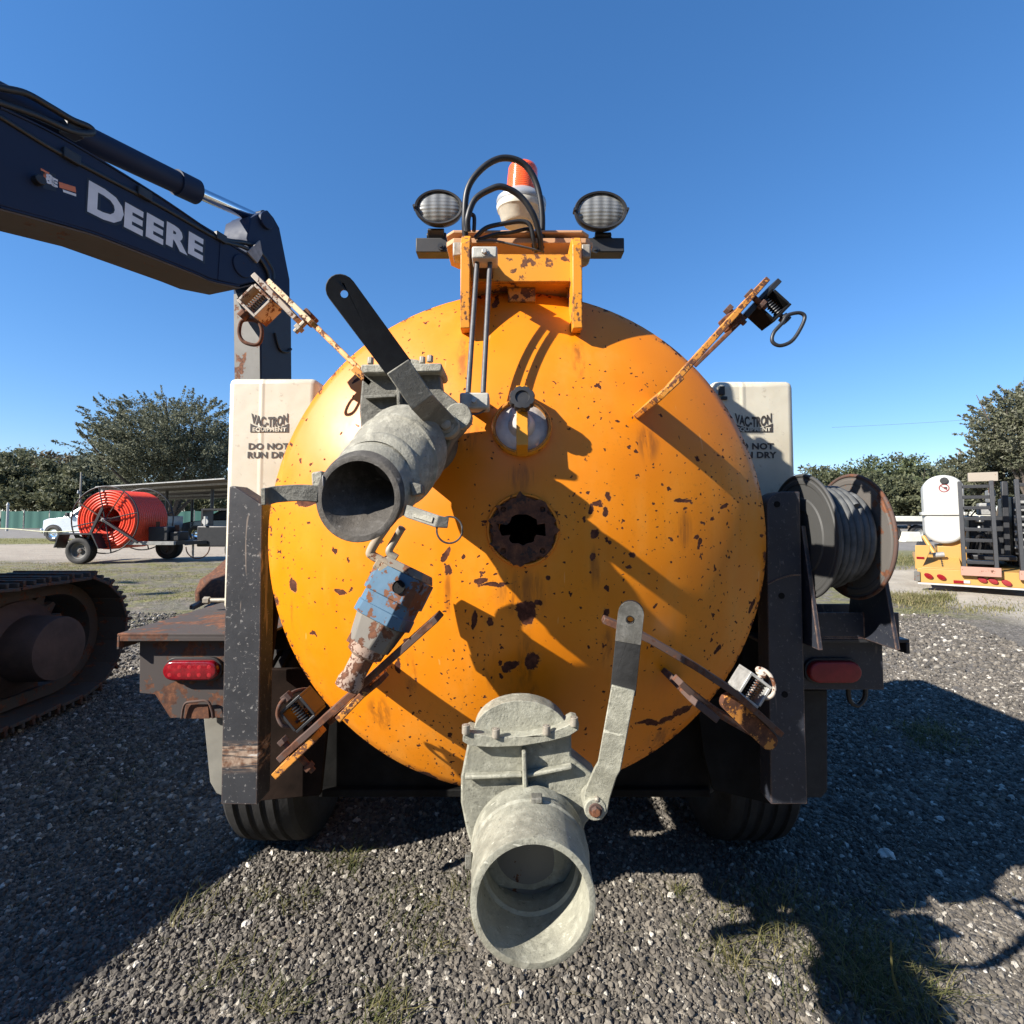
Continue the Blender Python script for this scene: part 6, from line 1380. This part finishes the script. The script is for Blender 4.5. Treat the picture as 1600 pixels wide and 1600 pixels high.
MB().box((PV.x+.02, Yy+.1, zdk-.10), (xr_, Yy+5.2, zdk)).build('deck', M['yellow'], YT, bevel=.01)
a, b = U(1440, 889).x, U(1503, 889).x
mb = MB(); mb.ngprism([V((a, Yy, zdk)), V((b, Yy, zdk)), V((b, Yy+.55, zdk+.20)), V((a, Yy+.55, zdk+.20))], (0,0,.02)); mb.build('sloping_tail', M['yellow'], YT, bevel=.004)
for i in range(6): MB().box((lerp(V((a,0,0)), V((b,0,0)), .52).x, Yy + .06 + i*.085, zdk + .025 + (.06 + i*.085)*.36), (lerp(V((a,0,0)), V((b,0,0)), .55).x, Yy + .10 + i*.085, zdk + .055 + (.06 + i*.085)*.36)).build('grip_tooth', M['black_paint'], YT)
mb = MB(); mb.prism([U(1430,889,.05), U(1430,852,.05), U(1453,852,.05), U(1453,862,.05), U(1440,889,.05)], (0, .05, 0)); mb.build('corner_post', M['yellow'], YT, bevel=.008)
yb(MB(), 1432, 1444, 870, 873, .035, .048).build('reflector_strip', M['red_lens'], YT)
yb(MB(), 1428.5, 1438, 893, 908, -.03, .05).build('corner_guard', M['worn_blade'], YT, bevel=.006)
MB().box((PV.x, Yy-.01, zbt-.03), (xr_, Yy+.06, zbt-.001)).build('bumper_lip', M['white'], YT)
yb(MB(), 1490, 1506, 907, 911.5, -.014, -.001).build('reflector_strip', M['red_lens'], YT)
yb(MB(), 1506, 1516, 907, 911.5, -.014, -.001).build('reflector_strip', M['white'], YT)
for px, py in [(1451,900),(1471,902),(1535,906),(1552,908),(1573,911)]:
    MB().lathe([(0,.070),(.02,.070),(.032,.058),(.036,.01)], U(px, py), (0,-1,0), 24, cap1=True, sc=(.62, 1.0), ref=V((.55,0,.83))).build('tail_light', M['red_lens'] if px < 1500 else M['red_dull'], YT, smooth=40)  # right-hand lenses take the dull red, standing in for shade there
MB().cyl(U(1443,838,.5), U(1462,868,.3), .035, n=12).build('drain_pipe', M['yellow'], YT)
p = U(1466, 868, .3); MB().cyl(p + V((-.07,-.02,0)), p + V((.08,0,.02)), .05, n=14).build('drain_valve', M['grey_steel'], YT)
for dy in (1.9, 2.8, 3.7):
    for x_, o_ in ((PV.x+.20, -1), (xr_-.2, 1)): wheel((x_, Yy+dy, .36), .36, .24, YT, (1,0,0), M['grey_steel'], out=o_)
# capsule tank
PT = turned(thing('white_poly_tank', 'upright white capsule tank with black cap standing on the yellow trailer', 'tank', (U(1476,800,.9).x, Yy+.9, .45)))
Dt = .45; xl, xr = U(1443,800,Dt).x, U(1508,800,Dt).x; r_ = (xr-xl)/2; xc = (xl+xr)/2; zt2, zb2 = U(1475,742,Dt).z, U(1475,850,Dt).z; Yt = Yy + Dt
pl = [(xc - r_*math.cos(R(a)), zt2 - r_*.85 + r_*.85*math.sin(R(a))) for a in range(0, 181, 10)]; pl2 = [(xc + r_*.96*math.cos(R(a)), zb2 + r_*.80 - r_*.80*math.sin(R(a))) for a in range(0, 181, 10)]
mb = MB(); mb.ngprism([V((x, Yt, z)) for x, z in pl + pl2], (0, 1.1, 0)); mb.build('tank_shell', M['white'], PT, bevel=.05, seg=3)
zs = U(1475,802.5,Dt).z; mb = MB(); mb.box((xl-.03, Yt-.03, zs-.03), (xr+.01, Yt+1.13, zs+.03)); mb.build('tank_band', M['white'], PT, bevel=.01)
p = U(1475, 751, Dt); MB().cyl(p + V((0,-.03,0)), p + V((0,.05,0)), .060, n=20).build('filler_cap', M['black_plastic'], PT, bevel=.006)
p = U(1475, 762.5, Dt); mb = MB(); mb.lathe([(0,.075),(.004,.075),(.004,.062),(0,.062)], p + V((0,-.003,0)), (0,-1,0), 28); mb.build('warning_ring', M['red_dull'], PT)
mb = MB(); mb.bar(p + V((-.045,-.006,.04)), p + V((.045,-.006,-.04)), .003, .012); mb.build('warning_bar', M['red_dull'], PT); mb = MB(); mb.obox(p + V((.02,-.004,0)), (.022,0,0), (0,.002,0), (0,0,.018)); mb.build('warning_figure', M['black_plastic'], PT)
mb = MB(); mb.ngprism([V((xl+.2, Yt+.1, zb2-.10)), V((xr-.05, Yt+.1, zb2-.10)), V((xr+.02, Yt+.1, zb2+.25)), V((xr-.1, Yt+.1, zb2+.1)), V((xc, Yt+.1, zb2+.02))], (0,.9,0)); mb.build('tank_cradle', M['yellow'], YT, bevel=.004)
MB().box((xl+.18, Yt, zdk+.001), (xr, Yt+1.0, zb2-.04)).build('tank_base', M['yellow'], YT, bevel=.01)
# folded ramps with their rungs
def ramp(px0, px1, pyt, pyb, label):
    rp = turned(thing('loading_ramp', label, 'ramp', U((px0+px1)/2, pyb, -.02), 'folded loading ramps on the yellow trailer'))
    lean = .22; xm = (px0+px1)/2; zb_, zt_ = U(xm, pyb, 0).z, U(xm, pyt, .22).z; xa, xb = U(px0, pyb).x, U(px1, pyb).x
    for x in (xa+.03, xb-.03):
        mb = MB(); mb.bar(V((x, Yy-.02, zb_)), V((x, Yy-.02+lean, zt_)), .09, .055); mb.build('side_rail', M['black_paint'], rp, bevel=.004)
    r0 = None; n = 8
    for i in range(n):
        t = .08 + .86*i/(n-1); c = ((xa+xb)/2, Yy-.02 + lean*t, zb_ + (zt_-zb_)*t)
        if r0 is None: r0 = MB().obox(c, ((xb-xa)/2-.06, 0, 0), (0, .045, 0), (0, 0, .028)).build('rung', M['black_paint'], rp, bevel=.004)
        else: copy_child(r0, rp, c)
    MB().obox(((xa+xb)/2, Yy-.07, zb_-.03), ((xb-xa)/2+.02, 0, 0), (0, .03, 0), (0, 0, .075)).build('hinge_plate', worn('rust_pink_plate', (.36,.20,.15), .4, .7, 10), rp, bevel=.006)
ramp(1503, 1561, 752, 890, 'black ladder-like ramp next to the white capsule tank'); ramp(1594, 1660, 748, 897, 'second black ramp, cut by the right picture edge')
yb(MB(), 1513, 1560, 738, 752, .35, .45).build('cross_plate', worn('weathered_plank', (.30,.26,.21), .2, .8, 8), YT, bevel=.006)
# drilling rig riding on the deck
DM = turned(thing('drilling_rig', 'black engine-driven rig riding on the yellow trailer behind the ramps', 'machine', U(1560, 868, 1.6)))
def rig(name, x0, x1, y0, y1, d0, d1, m, bev=.02): return yb(MB(), x0, x1, y0, y1, d0, d1).build(name, m, DM, bevel=bev)
rig('engine_block', 1516, 1572, 806, 868, 1.1, 2.4, M['black_paint']); rig('radiator', 1530, 1552, 786, 805, 1.1, 1.5, M['grey_steel']); rig('control_panel', 1524, 1538, 806, 816, 1.0, 1.09, M['white'])
rig('engine_head', 1545, 1556, 765, 785, 1.2, 1.7, M['grey_steel']); rig('mast', 1570, 1580, 752, 868, 1.0, 1.15, M['black_paint'], .01); rig('engine_cover', 1584, 1640, 776, 868, 1.2, 2.8, M['black_paint'])
rig('filter', 1527, 1533, 822, 832, .95, 1.05, M['white']); rig('valve_bank', 1517, 1524, 838, 850, .95, 1.05, M['worn_blade']); rig('fuel_bowl', 1541, 1546, 843, 851, .95, 1.05, M['white']); rig('tool_tray', 1515, 1590, 868, 876, .7, 2.9, M['black_paint'])
for i in range(7): rig('pipe_rack', 1586, 1640, 782 + i*12, 786 + i*12, 1.05, 1.12, M['grey_steel'], .004)
for k in range(4):
    mb = MB(); mb.tube(spl([U(1515 + k*7, 868, .95), U(1520 + k*9, 845 - k*6, .9), U(1538 + k*5, 838 + k*5, .9), U(1560 - k*4, 866, 1.0)], 6), .022, 6); mb.build('hydraulic_hose', M['hose'], DM)
MB().cyl(U(1549, 770, 1.15), U(1549, 748, 1.15), .04, n=10).build('exhaust_stack', M['rust'], DM)
for o in TURN:
    q = o.location - PV; o.location = PV + FD*q.x + GD*q.y + V((0,0,q.z)); o.rotation_euler.z = -TH
# cream flat trailer beyond, and the ribbed load on it
Yc = 26.0; CT = thing('cream_trailer', 'low cream trailer beam beyond the reel, left of the white capsule tank', 'trailer', (at(1410, Yc), Yc, 0))
MB().box((at(1352, Yc), Yc, P(800, 815, Yc).z), (at(1446, Yc), Yc+1.6, P(800, 806.5, Yc).z)).build('beam', M['cream_steel'], CT, bevel=.03)
MB().box((at(1350, Yc), Yc+.1, P(800, 820, Yc).z), (at(1444, Yc), Yc+1.4, P(800, 815.3, Yc).z)).build('chassis', M['black_paint'], CT)
for px in (1400, 1440): wheel((at(px, Yc), Yc+.35, .42), .42, .26, CT, (0,1,0), M['grey_steel'], out=-1)
mb = MB(); mb.ngprism([V((at(1408, Yc), Yc-.2, 0)), V((at(1436, Yc), Yc-.2, 0)), V((at(1432, Yc), Yc-.2, .5)), V((at(1414, Yc), Yc-.2, .5))], (0, .8, 0)); simple('concrete_block', mb, M['cream_steel'], 'pale concrete block on the ground under the cream trailer', 'block', bevel=.03)

# an added, unseen wood behind the camera, put there to dim the low sky
rng = np.random.default_rng(5); pts = []
for k in range(760):
    a = R(rng.uniform(150, 385)); d = rng.uniform(19, 25); x, y = d*math.cos(a), d*math.sin(a) - 1.0
    if y > 3: continue
    hh = 8.6 + 1.8*mnoise.noise(V((a*5, 0, 2))); z = hh*rng.random()**.8
    pts.append(np.array([x, y, z]) + rng.normal(size=(60, 3))*np.array([.8, .8, .6]))
pts = np.concatenate(pts); pts = pts[(pts[:, 2] > .1)]
wd_ = leafmesh('wood', pts, .34, M['leaf_far'], None, V((0, 0, 0)), seed=9); tag(wd_, 'added dark wood unseen behind the camera, dimming the low sky', 'trees', kind='stuff')
pts = []
for k in range(420):
    x, y = rng.uniform(-24, 36), rng.uniform(70, 84); hh = 8.0 + 2.2*mnoise.noise(V((x*.16, 1, 2))); z = hh*rng.random()**.75
    pts.append(np.array([x, y, z]) + rng.normal(size=(60, 3))*np.array([1.0, .8, .6]))
pts = np.concatenate(pts); pts = pts[(pts[:, 2] > .1)]
wd_ = leafmesh('wood', pts, .36, M['leaf_far'], None, V((0, 0, 0)), seed=19); tag(wd_, 'distant wood behind the vacuum trailer', 'trees', kind='stuff')
